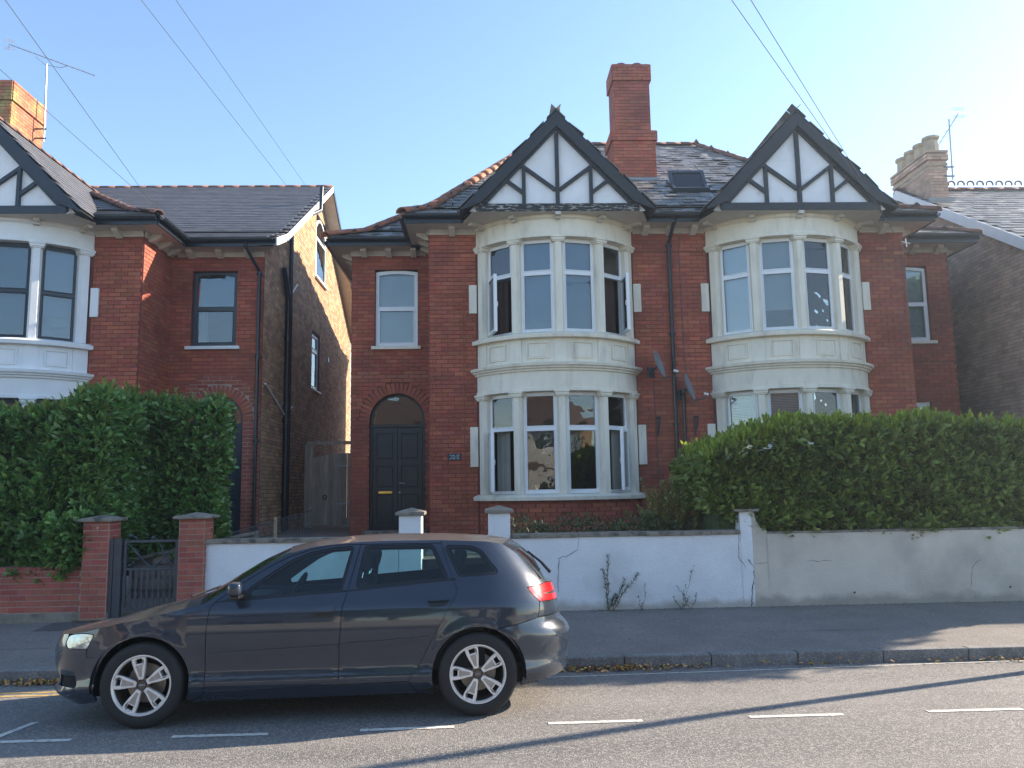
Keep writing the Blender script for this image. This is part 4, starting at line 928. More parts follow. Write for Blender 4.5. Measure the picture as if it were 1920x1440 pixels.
def coping(parent, x0, x1, z, m='concrete', y0=WY - .035, y1=WY + .25, h=.055, seg=.9):
    x = x0
    while x < x1 - .05:
        e = min(x + seg, x1); dz = random.uniform(-.003, .003)
        obj('coping_stone', MB().box(x + .003, e - .003, y0 + random.uniform(-.006, .006), y1, z + dz, z + h + dz), m, parent, bevel=.008); x = e
coping(ww, -3.715, -1.19, 1.10); coping(ww, .34, 3.44, 1.10)
def crack(parent, pts, r=.0035):
    P = []
    for (x0, z0), (x1, z1) in zip(pts, pts[1:]):
        n = max(2, int(math.hypot(x1 - x0, z1 - z0) / .03))
        for i in range(n): t = i / n; P.append((x0 + (x1 - x0) * t + random.gauss(0, .006), WY - .004, z0 + (z1 - z0) * t + random.gauss(0, .005)))
    mb = MB(); mb.tube(P, [r * random.uniform(.5, 1.2) for _ in P], 4, False); obj('crack', mb, 'iron_grey', parent)
def unpx(px, py, Y):
    """point of the plane y=Y seen at a pixel of the 1920 px photograph (used for wall cracks and wires only)"""
    d = m3 @ Vector(((px - 960) / 1500, -(py - 720) / 1500, -1)); t = Y / d.y; return (d.x * t, 1.77 + d.z * t)
m3 = cam.matrix_world.to_3x3()
crack(ww, [(1.25, 1.09), (1.22, .93), (1.10, .86), (.97, .82), (.955, .55), (.95, .35)])
crack(ww, [(3.42, 1.10), (3.40, .80), (3.52, .62)])
cw = thing('garden_wall', 'cream weathered rendered wall under the right hedge, stained and cracked', 'wall', (5, WY, .15))
rough_wall(cw, 'render', 3.44, 3.60, WY - .004, WY + .2, .08, 1.40, 'render_white'); 
vs = []; 
obj('render_ramp', MB().slab([(3.601, .08), (3.80, .08), (3.80, 1.14), (3.72, 1.18), (3.66, 1.28), (3.64, 1.40), (3.601, 1.40)], [], WY - .004, WY + .2, lambda a, b, d: Vector((a, d, b))), 'render_cream', cw)
rough_wall(cw, 'render', 3.80, 16, WY - .004, WY + .2, .08, 1.10, 'render_cream')
coping(cw, 3.80, 9.5, 1.10, y0=WY - .012, h=.03, seg=1.4)
obj('pier_cap', MB().box(3.36, 3.70, WY - .05, WY + .26, 1.40, 1.435), 'concrete', cw, bevel=.008)
crack(cw, [(3.54, .12), (3.56, .35), (3.60, .52), (3.59, .68), (3.50, .80)], .009); crack(cw, [(3.60, .70), (3.9, .72), (4.3, .73), (4.7, .72)], .003)
crack(cw, [(7.0, 1.05), (6.8, .8), (6.6, .6), (6.55, .3)], .0025)
for x, z in ((4.95, .30), (7.1, .33), (.62, .26)): obj('weep_hole', MB().tube([(x, WY - .012, z), (x, WY + .03, z)], .014, 8), 'gutter', cw if x > 3 else ww)
def white_pillar(x0, x1, z1, label, capm='concrete'):
    p = thing('gate_pier', label, 'pier', ((x0 + x1) / 2, WY, .85))
    obj('pier_shaft', MB().box(x0, x1, WY - .01, WY + .30, .1, z1), 'render_white', p, bevel=.012)
    e = .045; cx_ = (x0 + x1) / 2; cy_ = WY + .145; y0, y1 = WY - .01, WY + .30
    c = MB().add([(x0 - e, y0 - e, z1), (x1 + e, y0 - e, z1), (x1 + e, y1 + e, z1), (x0 - e, y1 + e, z1), (x0 - e, y0 - e, z1 + .045), (x1 + e, y0 - e, z1 + .045), (x1 + e, y1 + e, z1 + .045), (x0 - e, y1 + e, z1 + .045), (cx_, cy_, z1 + .10)],
        [(0, 3, 2, 1), (0, 1, 5, 4), (1, 2, 6, 5), (2, 3, 7, 6), (3, 0, 4, 7), (4, 5, 8), (5, 6, 8), (6, 7, 8), (7, 4, 8)])
    obj('pier_cap', c, capm, p, bevel=.006)
white_pillar(-1.165, -.865, 1.43, 'white rendered gate pier in front of the black front door')
white_pillar(.03, .325, 1.44, 'white rendered gate pier with buff cap below the lower bay window', 'path')
obj('front_steps', MB().box(-.86, .03, 10.95, 11.25, .15, .33).box(-.86, .03, 11.25, 11.55, .15, .51).box(-.86, .03, 11.55, 16.1, .15, .87), 'path', None, kind='structure')
# iron gate
gt = thing('garden_gate', 'dark grey iron garden gate with shaped bars between two brick piers', 'gate', (-4.5, WY + .02, .18))
o = lambda n, mb, m='iron_grey', **k: obj(n, mb, m, gt, **k)
gx0, gx1 = -4.955, -4.04
o('gate_post', MB().box(gx0, gx0 + .055, WY - .03, WY + .03, .18, 1.20)); o('gate_post', MB().box(gx0 + .06, gx0 + .16, WY - .02, WY + .05, .18, 1.19))
x0, x1 = gx0 + .185, gx1 - .015
o('gate_frame', MB().slab(rect(x0, x1, .27, 1.17), [rect(x0 + .035, x1 - .05, .30, .775), rect(x0 + .035, x1 - .05, .81, 1.135)], WY + .0, WY + .03, lambda a, b, d: Vector((a, d, b))), bevel=.004)
n = 8; w_ = (x1 - x0 - .085)
for i in range(n):
    xc = x0 + .035 + w_ * (i + .75) / (n + .5)
    pts = []
    for z, hw in ((.29, .017), (.48, .018), (.52, .006), (.525, .006), (.56, .018), (.78, .019)): pts.append((xc + hw, z))
    for z, hw in reversed(((.29, .017), (.48, .018), (.52, .006), (.525, .006), (.56, .018), (.78, .019))): pts.append((xc - hw, z))
    o('gate_bar', MB().slab(pts, [], WY + .008, WY + .018, lambda a, b, d: Vector((a, d, b))))
mid = (x0 + x1) / 2
for pts in (((x0 + .03, 1.13), (x0 + .12, 1.05), (x0 + .28, .87), (mid + .01, .80)), ((x0 + .03, .81), (x0 + .14, .90)), ((mid + .01, .80), (mid + .13, .90), (mid + .24, .99)), ((x1 - .05, .80), (x1 - .17, .92), (mid + .10, 1.12)), ((x0 + .02, 1.17), (x0 + .05, 1.23), (x0 + .12, 1.22), (x0 + .17, 1.17)), ((mid - .02, 1.16), (mid + .02, 1.22), (mid + .06, 1.16))):
    P = []
    for k in range(13):
        t = k / 12 * (len(pts) - 1); i = min(int(t), len(pts) - 2); f = t - i; a, b = pts[i], pts[i + 1]; P.append((a[0] + (b[0] - a[0]) * f, WY + .013, a[1] + (b[1] - a[1]) * f))
    o('gate_scroll', MB().tube(P, [.008 + (.010 if k in (4, 5, 9) else 0) for k in range(13)], 6))
o('gate_latch', MB().box(x1 - .06, x1 + .0, WY - .01, WY + .04, .98, 1.06))
# crazy paved retaining wall seen through the gate
rw = thing('retaining_wall', 'sloping crazy stone retaining wall seen through the iron gate', 'wall', (-4.6, 12.4, .2))
ztop = lambda x: .76 + (x + 5.36) * .20
obj('wall', MB().slab([(-5.34, .1), (-3.5, .1), (-3.5, ztop(-3.5)), (-5.34, ztop(-5.34))], [], 12.415, 12.62, lambda a, b, d: Vector((a, d, b))), 'mortar_grey', rw)
obj('coping_stone', MB().slab([(-5.34, ztop(-5.34)), (-3.5, ztop(-3.5)), (-3.5, ztop(-3.5) + .055), (-5.34, ztop(-5.34) + .055)], [], 12.36, 12.66, lambda a, b, d: Vector((a, d, b))), 'concrete', rw, bevel=.01)
zz = .15
rr = random.Random(3)
while zz < 1.1:
    x = -5.34 + rr.random() * .1; hh = .19
    while x < -3.55:
        wd = rr.uniform(.16, .34); e = min(x + wd, -3.5)
        ps = [(x + rr.uniform(.004, .03), zz + rr.uniform(.004, .02)), (e - rr.uniform(.004, .03), zz + rr.uniform(.004, .02)), (e - rr.uniform(.004, .03), zz + hh - rr.uniform(.004, .02)), (x + rr.uniform(.004, .03), zz + hh - rr.uniform(.004, .02))]
        ps = [(a, min(b, ztop(a) - .006)) for a, b in ps]
        if min(ps[2][1], ps[3][1]) - max(ps[0][1], ps[1][1]) > .03: obj('stone', MB().slab(ps, [], 12.395, 12.43, lambda a, b, d: Vector((a, d, b))), 'crazy', rw)
        x = e
    zz += hh
# side gate in the passage
sg = thing('side_gate', 'weathered grey timber side gate closing the passage between the houses', 'gate', (-3.7, 20.5, .86))
x = -4.42
while x < -2.80:
    w_ = .115; zt = 2.62 + .10 * math.sin((x + 4.4) / 1.6 * math.pi) 
    obj('plank', MB().box(x, min(x + w_ - .006, -2.79), 20.5, 20.522, .92, zt), 'timber_grey', sg); x += w_
obj('gate_post', MB().box(-4.56, -4.44, 20.46, 20.56, .86, 2.95), 'timber_grey', sg)
obj('gate_post', MB().box(-4.43, -4.35, 20.44, 20.50, .86, 2.92), 'timber_grey', sg)
obj('cross_rail', MB().box(-4.5, -2.77, 20.43, 20.50, 2.94, 3.02), 'timber_grey', sg)
obj('gate_post', MB().box(-3.72, -3.64, 20.465, 20.50, .92, 2.70), 'timber_grey', sg)
for z in (1.45, 2.40):
    obj('strap_hinge', MB().slab([(-2.78, z - .035), (-2.78, z + .035), (-3.78, z + .012), (-3.78, z - .012)], [], 20.44, 20.462, lambda a, b, d: Vector((a, d, b))), 'white_plastic', sg)
obj('latch_ring', MB().tube([(-4.05 + .05 * math.cos(t), 20.48, 1.62 + .05 * math.sin(t)) for t in [i * math.pi / 6 for i in range(13)]], .012, 5), 'gutter', sg)
# low wire and stake fence behind the white wall
fe = thing('wire_fence', 'low dark wire fence with pale stakes behind the white wall', 'fence', (-3.6, 14, .85))
a, b = Vector((-4.45, 12.8, 0)), Vector((-3.45, 16.2, 0))
for t, h in ((.17, 1.22), (.62, 1.32)):
    p = a + (b - a) * t; obj('stake', MB().box(p.x - .028, p.x + .028, p.y - .02, p.y + .02, .8, h), 'timber_new', fe)
mb = MB()
for i in range(61):
    p = a + (b - a) * (i / 60); h = 1.02 + .38 * i / 60; mb.tube([(p.x, p.y, .8), (p.x, p.y, h)], .004, 4)
mb.tube([(a.x, a.y, 1.02), (b.x, b.y, 1.40)], .008, 5); mb.tube([(a.x, a.y, .90), (b.x, b.y, 1.1)], .005, 5)
obj('wire_mesh', mb, 'cable', fe, kind='stuff')
# ------------------------------------------------------------------ small wall fittings
def dish(X, Z, label, arm):
    t = thing('satellite_dish', label, 'satellite dish', (X, 15.0, Z))
    ax = Vector((.86, -.42, .28)).normalized(); U = Vector((0, 0, 1)).cross(ax).normalized(); V = ax.cross(U)
    c = Vector((X, 14.76, Z)); vs = []; fs = []; n = 28; m_ = 6
    for s, dp in ((0, 0), (1, -.006)):
        base = len(vs); vs.append(c + ax * dp)
        for i in range(1, m_ + 1):
            q = i / m_
            for k in range(n):
                a = 2 * math.pi * k / n; vs.append(c + ax * (.055 * q * q + dp) + U * (.25 * q * math.cos(a)) + V * (.27 * q * math.sin(a)))
        for k in range(n): fs.append((base, base + 1 + k, base + 1 + (k + 1) % n))
        for i in range(m_ - 1):
            for k in range(n): p = base + 1 + i * n; fs.append((p + k, p + n + k, p + n + (k + 1) % n, p + (k + 1) % n))
    b2 = 1 + m_ * n; e = 1 + (m_ - 1) * n
    for k in range(n): fs.append((e + k, b2 + e + k, b2 + e + (k + 1) % n, e + (k + 1) % n))
    obj('reflector', MB().add(vs, fs), 'dish', t, smooth=True, fix=False)
    obj('mount', MB().tube([(X - .05, 15.1, Z - .10), (X - .05, 14.9, Z - .10), c - ax * .03 - V * .04], .016, 8).box(X - .11, X + .01, 15.07, 15.095, Z - .2, Z), 'iron_grey', t)
    lnb = c + ax * .33 - V * .26
    obj('lnb_arm', MB().tube([c - V * .27 + ax * .04, c - V * .30 + ax * .2, lnb], .009, 6), 'iron_grey', t)
    obj('lnb', MB().tube([lnb, lnb - ax * .07 + V * .05], .024, 10), 'white_plastic', t, smooth=True)
    obj('cable', MB().tube([lnb, lnb - Vector((0, 0, .10)), lnb + Vector((-.1, .05, -.06)), c - V * .3, (X - .02, 15.08, Z - .28), (X + .02, 15.08, Z - 1.0), (X + .03, 15.08, .9)], .006, 5), 'cable', t)
dish(3.25, 4.02, 'upper grey satellite dish left of the black central downpipe', 1)
dish(3.80, 3.58, 'lower grey satellite dish right of the black central downpipe', 1)
for X, lab in ((3.28, 'black triangular wall bracket left of the central downpipe'), (4.0, 'black triangular wall bracket right of the central downpipe')):
    obj_ = obj('wall_bracket', MB().box(X - .014, X + .014, 15.05, 15.085, 2.70, 3.08).box(X - .012, X + .012, 14.80, 15.05, 3.03, 3.06).tube([(X, 14.82, 3.04), (X, 15.06, 2.74)], .011, 6), 'iron_grey'); tag(obj_, lab, 'bracket')
ns = thing('name_plate', 'small dark blue name plate on the red brick wall right of the black door', 'sign', (-.58, 15.07, 2.36))
obj('plate', MB().box(-.70, -.455, 15.068, 15.082, 2.305, 2.425), 'sign', ns, bevel=.004)
rr = random.Random(5)
for j, (a, b) in enumerate(((-.66, -.485), (-.655, -.49), (-.665, -.485))):   # three lines of lettering, too small to read in the photograph
    z = 2.398 - j * .034; x = a
    mb = MB()
    while x < b:
        l = rr.choice((.007, .010, .008)); 
        if rr.random() > .16: mb.box(x, x + l, 15.0655, 15.0675, z - .007, z + (.007 if rr.random() > .3 else .003))
        x += l + .0035
    obj('lettering', mb, 'sign_text', ns, kind='stuff')
# ------------------------------------------------------------------ aerials
def yagi(label, base, top, boom0, boom1, n, el, loopend=True, r=.02):
    t = thing('tv_aerial', label, 'aerial', base)
    B, T = Vector(base), Vector(top)
    obj('mast', MB().tube([B, T], r, 8), 'alu', t)
    for z in (.08, .32): obj('mast_clamp', MB().box(B.x - .22, B.x + .05, B.y - .015, B.y + .015, B.z + z, B.z + z + .03), 'iron_grey', t)
    p0, p1 = Vector(boom0), Vector(boom1); obj('boom', MB().tube([p0, p1], .011, 6), 'alu', t)
    d = (p1 - p0).normalized(); e = Vector(el).normalized()
    for i in range(n):
        c = p0 + (p1 - p0) * ((i + .5) / n); l = .10 - .03 * i / n; obj('element', MB().tube([c - e * l, c + e * l], .005, 4), 'alu', t)
    if loopend:
        mb = MB()
        for s in (-1, 1):
            q = p0 + Vector((0, 0, s * .10)); mb.tube([p0, q], .006, 4)
            for f in (-.10, 0, .10): mb.tube([q + e * .16 + Vector((0, 0, f * .3 * s)), q - e * .16 + Vector((0, 0, f * .3 * s))], .005, 4)
        obj('reflector', mb, 'alu', t, kind='stuff')
    return t
yagi('tall television aerial on the chimney of the left house', (-10.70, 19.0, 10.35), (-10.74, 19.0, 12.38), (-11.50, 18.7, 12.72), (-9.65, 19.2, 12.18), 16, (.25, .9, .35))
obj('strut', MB().tube([(-10.95, 18.88, 12.50), (-10.75, 18.95, 12.33), (-10.4, 19.0, 12.28), (-10.25, 19.05, 12.36)], .008, 5), 'alu', bpy.data.objects['tv_aerial'])
yagi('short television aerial beside the chimney of the right house', (11.80, 18.85, 9.25), (11.84, 18.85, 10.85), (11.82, 18.4, 10.80), (11.84, 19.5, 10.35), 7, (1, .15, .1), r=.018)
# ------------------------------------------------------------------ lamp post out of frame at right, telegraph pole and wires
lp = thing('lamp_post', 'grey street lamp post on the footway beyond the right edge of the picture', 'lamp post', (7.78, 8.80, .05))
obj('column', MB().tube([(7.78, 8.80, .0), (7.78, 8.80, 1.2), (7.78, 8.80, 1.25), (7.78, 8.80, 6.5)], [.085, .085, .07, .06], 14), 'alu', lp, smooth=True)
obj('bracket_arm', MB().tube([(7.78, 8.80, 6.4), (7.9, 8.8, 6.8), (8.7, 8.8, 6.9)], .04, 8), 'alu', lp)
obj('lantern', MB().box(8.6, 9.2, 8.7, 8.9, 6.84, 6.96), 'alu', lp, bevel=.03)
def wire(label, end, r=.009, sag=.25, start=None):
    a = start; b = Vector(end); P = []
    for i in range(25):
        t = i / 24; p = a + (b - a) * t; p.z -= sag * 4 * t * (1 - t); P.append(p)
    o_ = obj('overhead_cable', MB().tube(P, r, 5), 'cable'); tag(o_, label, 'cable', 'telephone wires crossing the sky')
def wpt(px, py, Y): x, z = unpx(px, py, Y); return (x, Y, z)
WE = []
def wire2(label, p1, p2, Y2, r=.0045):
    """wire that leaves the pole side of the street and ends on a roof: both ends real points"""
    B = Vector(wpt(*p2, Y2)); best = None
    for q in range(60, 140):   # the wire leaves the pole about 8.2 m up
        A = Vector(wpt(*p1, q * .1)); E_ = B + (A - B) * ((B.y + 3) / (B.y - A.y))
        if best is None or abs(E_.z - 8.2) < abs(best.z - 8.2): best = E_
    A2 = best; WE.append(best); wire(label, B, r, 0.0, A2)
wire2('lower of the two thin wires from the top left corner to the left house eaves', (0, 130), (290, 388), 14.7)
wire2('upper of the two thin wires from the top left corner to the left house eaves', (10, 0), (440, 640) if False else (292, 392), 14.6)
wire2('left wire of the pair crossing the sky to the roof of the left house', (265, 0), (566, 385), 19.0)
wire2('right wire of the pair crossing the sky to the roof of the left house', (330, 0), (592, 375), 20.5)
wire2('left wire of the pair in front of the right gable', (1372, 0), (1655, 402), 14.2)
wire2('right wire of the pair in front of the right gable', (1408, 0), (1690, 458), 14.9)
px_ = sum(v.x for v in WE[:4]) / 4
tp = thing('telegraph_pole', 'brown wooden telegraph pole on the near footway behind the camera', 'pole', (px_, -3.0, 0))
obj('pole', MB().tube([(px_, -3.0, -.1), (px_, -3.0, 8.6)], [.15, .11], 12), 'bark', tp, smooth=True)
print('WIRES', [tuple(round(q, 2) for q in v) for v in WE])
obj_ = obj('cable_hook', MB().tube([(8.30, 14.95, 6.42), (8.30, 15.1, 6.42)], .012, 6).tube([(8.22, 14.95, 6.44), (8.38, 14.95, 6.40)], .01, 6).tube([(8.30, 14.95, 6.5), (8.31, 14.95, 6.33)], .01, 6), 'white_plastic'); tag(obj_, 'white cable hook below the right end of the eaves', 'hook')
# ------------------------------------------------------------------ foliage
def leaf_mesh(points, dirs, ups, L, W, fold=.25, jl=.3, mid=.45):
    """4-triangle folded leaves; points/dirs/ups (N,3) arrays"""
    n = len(points); L = L * (1 + jl * (np.random.rand(n, 1) - .5) * 2); W = L * W
    d = dirs / np.linalg.norm(dirs, axis=1, keepdims=True); s = np.cross(d, ups); s /= np.linalg.norm(s, axis=1, keepdims=True) + 1e-9; u = np.cross(s, d)
    q = lambda t, w_: points + d * L * t + s * W * w_ + u * W * fold * abs(w_) * 2
    V = np.stack([points, q(.32, .42), q(.70, .45), points + d * L, q(.70, -.45), q(.32, -.42), points + d * L * .5], 1).reshape(-1, 3)
    F = np.array([(0, 1, 6), (1, 2, 6), (2, 3, 6), (3, 4, 6), (4, 5, 6), (5, 0, 6)]); F = (F[None] + 7 * np.arange(n)[:, None, None]).reshape(-1, 3)
    return V, F
def leaves_obj(name, V, F, m, parent=None, kind='stuff'):
    off = np.array(OFF.get(parent.name, Vector())) if parent else np.zeros(3)
    me = bpy.data.meshes.new(name); V = V - off
    me.vertices.add(len(V)); me.vertices.foreach_set('co', V.ravel()); me.loops.add(F.size); me.loops.foreach_set('vertex_index', F.ravel().astype(np.int32))
    me.polygons.add(len(F)); me.polygons.foreach_set('loop_start', np.arange(0, F.size, 3, dtype=np.int32)); me.polygons.foreach_set('loop_total', np.full(len(F), 3, dtype=np.int32))
    me.update(calc_edges=True); me.validate(); me.materials.append(MT[m])
    o = bpy.data.objects.new(name, me); COL.objects.link(o)
    if parent: o.parent = parent
    if kind: o['kind'] = kind
    return o
def shoots(base, nrm, k, L, spread=.8, upb=.5, stem=.09):
    """k leaves round a shoot at each base point"""
    n = len(base); P = []; D = []; U = []
    ax = nrm + upb * np.array([0, 0, 1]) + .35 * np.random.randn(n, 3); ax /= np.linalg.norm(ax, axis=1, keepdims=True)
    for j in range(k):
        r = np.random.randn(n, 3); r -= (r * ax).sum(1, keepdims=True) * ax; r /= np.linalg.norm(r, axis=1, keepdims=True) + 1e-9
        a = spread * (1 - .5 * j / k); D.append(ax * (1 - .35 * a) + r * a); P.append(base + ax * stem * (j / k)); U.append(ax * .6 - D[-1] * .0 + np.array([0, 0, .25]) + .2 * np.random.randn(n, 3))
    return np.concatenate(P), np.concatenate(D), np.concatenate(U)
def hedge(name, label, boxes, dens, mats, loc, L=.115, young=0, core='leaf_core', keep=None):
    """boxes: (x0,x1,y0,y1,z0,z1 function,faces)"""
    t = thing(name, label, 'hedge', loc)
    allb = []; alln = []
    for x0, x1, y0, y1, z0, zf_, faces in boxes:
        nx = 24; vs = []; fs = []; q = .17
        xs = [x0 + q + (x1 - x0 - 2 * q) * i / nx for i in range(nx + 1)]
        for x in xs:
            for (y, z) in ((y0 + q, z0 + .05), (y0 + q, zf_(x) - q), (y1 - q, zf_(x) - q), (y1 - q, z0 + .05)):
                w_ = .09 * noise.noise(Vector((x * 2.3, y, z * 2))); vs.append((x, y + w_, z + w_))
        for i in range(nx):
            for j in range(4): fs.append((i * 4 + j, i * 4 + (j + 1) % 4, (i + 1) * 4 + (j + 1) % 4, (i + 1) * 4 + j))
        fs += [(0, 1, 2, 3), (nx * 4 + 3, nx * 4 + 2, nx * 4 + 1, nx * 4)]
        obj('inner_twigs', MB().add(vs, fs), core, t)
        for fc in faces:
            zm = zf_((x0 + x1) / 2)
            area = {'f': (x1 - x0) * (zm - z0), 't': (x1 - x0) * (y1 - y0), 'r': (y1 - y0) * (zm - z0), 'l': (y1 - y0) * (zm - z0)}[fc]
            n = int(area * dens); a, b = np.random.rand(n), np.random.rand(n)
            zt = np.array([zf_(x0 + (x1 - x0) * q) for q in a])
            if fc == 'f': P = np.stack([x0 + (x1 - x0) * a, np.full(n, y0), z0 + (zt - z0) * b], 1); N = np.tile([0, -1., 0], (n, 1))
            elif fc == 't': P = np.stack([x0 + (x1 - x0) * a, y0 + (y1 - y0) * b, zt], 1); N = np.tile([0, 0., 1], (n, 1))
            elif fc == 'r': P = np.stack([np.full(n, x1), y0 + (y1 - y0) * a, z0 + (zf_(x1) - z0) * b], 1); N = np.tile([1., 0, 0], (n, 1))
            else: P = np.stack([np.full(n, x0), y0 + (y1 - y0) * a, z0 + (zf_(x0) - z0) * b], 1); N = np.tile([-1., 0, 0], (n, 1))
            nn = np.array([noise.noise(Vector(p * 1.9)) * .75 + noise.noise(Vector(p * 5)) * .4 for p in P])
            dd = .16 * nn - .10 * np.random.rand(n)
            # round the shoulders
            if fc == 'f': dd -= np.clip(b - .88, 0, 1) ** 2 * 9 * .35
            P = P + N * dd[:, None]
            if keep is not None: kmask = np.array([keep(*p) for p in P]); P = P[kmask]; N = N[kmask]
            allb.append(P); alln.append(N)
    B = np.concatenate(allb); N = np.concatenate(alln)
    sel = np.random.rand(len(B)) < .5
    for msk, m in ((sel, mats[0]), (~sel, mats[1])):
        P, D, U = shoots(B[msk], N[msk], 6, L); V, F = leaf_mesh(P, D, U, L, .42); leaves_obj('foliage', V, F, m, t)
    if young:
        tp_ = (N[:, 2] > .5) | (np.random.rand(len(B)) < .03); Bt = B[tp_]; Bt = Bt[np.random.rand(len(Bt)) < young]
        Bt = Bt + np.array([0, 0, 1]) * (np.random.rand(len(Bt), 1) ** 2 * .13)
        P, D, U = shoots(Bt, np.tile([0, -.25, 1.], (len(Bt), 1)), 7, L, spread=.55, upb=1.0, stem=.12); V, F = leaf_mesh(P, D, U, L * .9, .34); leaves_obj('young_shoots', V, F, 'leaf_young_glow' if young > .5 else 'leaf_b', t)
    return t
zl = lambda x: 2.92 + .10 * math.sin(x * 2.1) + (.0 if x < -5.6 else .10)
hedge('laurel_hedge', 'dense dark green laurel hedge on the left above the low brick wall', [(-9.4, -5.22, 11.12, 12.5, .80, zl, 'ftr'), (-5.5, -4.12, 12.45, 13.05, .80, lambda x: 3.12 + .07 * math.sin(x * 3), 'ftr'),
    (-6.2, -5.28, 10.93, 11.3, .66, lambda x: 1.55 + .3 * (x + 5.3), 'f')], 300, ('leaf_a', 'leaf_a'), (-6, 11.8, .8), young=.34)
zrh = lambda x: min(2.47 + .05 * math.sin(x * 3.1) + .05 * math.sin(x * 1.2 + 1), 2.06 + (x - 2.85) * .30)
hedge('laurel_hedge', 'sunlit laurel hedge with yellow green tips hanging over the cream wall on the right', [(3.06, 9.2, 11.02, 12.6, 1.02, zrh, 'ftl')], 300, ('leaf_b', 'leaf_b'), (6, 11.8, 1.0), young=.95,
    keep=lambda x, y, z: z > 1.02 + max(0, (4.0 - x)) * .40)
# unseen trees added to shade the footway follow after the houses opposite
# shrub, weeds and ground cover
def twigs(name, label, cat, base, stems, leafm, L=.04, per=60, W=.35, stemr=.006, parent=None, k=1):
    t = thing(name, label, cat, base); mb = MB(); P = []; D = []
    for pts in stems:
        pts = [Vector(p) for p in pts]; mb.tube(pts, [stemr * (1 - .7 * i / (len(pts) - 1)) for i in range(len(pts))], 5)
        tot = len(pts) - 1
        for _ in range(per):
            s = random.random() ** .75 * tot; i = min(int(s), tot - 1); p = pts[i] + (pts[i + 1] - pts[i]) * (s - i); d = (pts[i + 1] - pts[i]).normalized()
            q = Vector((random.gauss(0, 1), random.gauss(0, 1), random.gauss(0, 1))); q = (q - d * q.dot(d)).normalized()
            P.append(p); D.append(q * .8 + d * .7)
    obj('stems', mb, 'stem', t)
    P = np.array(P); D = np.array(D); V, F = leaf_mesh(P, D, np.tile([0, 0, 1.], (len(P), 1)) + .3 * np.random.randn(len(P), 3), L, W); leaves_obj('foliage', V, F, leafm, t)
    return t
def curve_stem(b, tip, n=7, wob=.04):
    b, tip = Vector(b), Vector(tip); r = random.Random(int(b.x * 977 + tip.z * 353 + tip.x * 131))
    return [b.lerp(tip, i / (n - 1)) + Vector((r.uniform(-wob, wob), r.uniform(-wob, wob), 0)) * (0 if i == 0 else 1) for i in range(n)]
sh = []
for i in range(44):
    bx = 2.70 + random.uniform(-.3, .25); tx = bx + random.gauss(0, .22) - .02; tz = 1.95 - abs(tx - 2.75) * .95 + random.uniform(-.35, .02); sh.append(curve_stem((bx, 12.2 + random.uniform(-.2, .2), .85), (tx, 12.1 + random.uniform(-.35, .3), tz)))
sh.append(curve_stem((2.7, 12.2, .9), (2.35, 12.1, 1.86))); sh.append(curve_stem((2.6, 12.2, .9), (2.3, 12.0, 1.25)))
twigs('garden_shrub', 'straggly olive coloured shrub between the lower bay window and the right hedge', 'shrub', (2.85, 12.2, .85), sh, 'leaf_dry', L=.055, per=120)
W1 = [((1.60, 10.84, .14), (1.62, 10.84, .86), 150), ((1.62, 10.84, .14), (1.55, 10.83, .68), 90), ((1.66, 10.82, .14), (1.85, 10.83, .55), 40), ((1.66, 10.82, .14), (2.02, 10.83, .62), 50), ((1.60, 10.82, .14), (1.70, 10.8, .35), 40)]
twigs('wall_weed', 'tall dark weed growing at the foot of the white wall right of the car', 'weed', (1.62, 10.84, .14), [curve_stem(a, b, 7, .012) for a, b, _ in W1[:2]] + [curve_stem(a, b, 7, .02) for a, b, _ in W1[2:]], 'leaf_weed', L=.045, per=120, W=.16, stemr=.005)
twigs('wall_weed', 'thin weed with bare stems near the right end of the white wall', 'weed', (2.68, 10.84, .14), [curve_stem((2.66 + random.uniform(-.08, .1), 10.83, .13), (2.66 + dx, 10.82, z), 6, .02) for dx, z in ((.10, .70), (-.02, .5), (-.14, .45), (.14, .35), (.02, .3), (-.18, .3))], 'leaf_weed', L=.03, per=32, W=.25, stemr=.003)
twigs('wall_weed', 'small wispy weed between the two taller weeds', 'weed', (2.1, 10.84, .14), [curve_stem((2.06, 10.84, .13), (2.06 + dx, 10.83, z), 6, .02) for dx, z in ((.06, .48), (-.06, .32), (.0, .25))], 'leaf_weed', L=.028, per=22, W=.25, stemr=.0025)
P = []; N_ = 2600
gx = np.random.rand(N_) * 2.6 + .38; hgt = np.random.rand(N_) ** 1.6 * (.16 + .16 * np.abs(np.sin(gx * 3.4)) + .08 * np.abs(np.sin(gx * 9)))
P = np.stack([gx, 11.25 + np.random.rand(N_) * 1.6, .95 + hgt * 1.1], 1)
D = np.random.randn(N_, 3) * .7 + np.array([0, -.2, .7]); V, F = leaf_mesh(P, D, np.random.randn(N_, 3) * .4 + np.array([0, 0, 1]), .07, .35)
o_ = leaves_obj('ground_cover', V, F, 'leaf_weed'); o_['label'] = 'low weedy ground cover behind the white wall'; 
n = 900; P = np.stack([np.random.rand(n) * 13 - 4.2, 10.86 - np.random.rand(n) ** 2 * .12, np.full(n, .145)], 1); D = np.random.randn(n, 3) * np.array([1, 1, .5]) + np.array([0, 0, .25]); V, F = leaf_mesh(P, D, np.tile([0, 0, 1.], (n, 1)), .022, .4)
o_ = leaves_obj('wall_foot_grass', V, F, 'leaf_weed'); o_['label'] = 'bits of grass and moss along the foot of the garden walls'
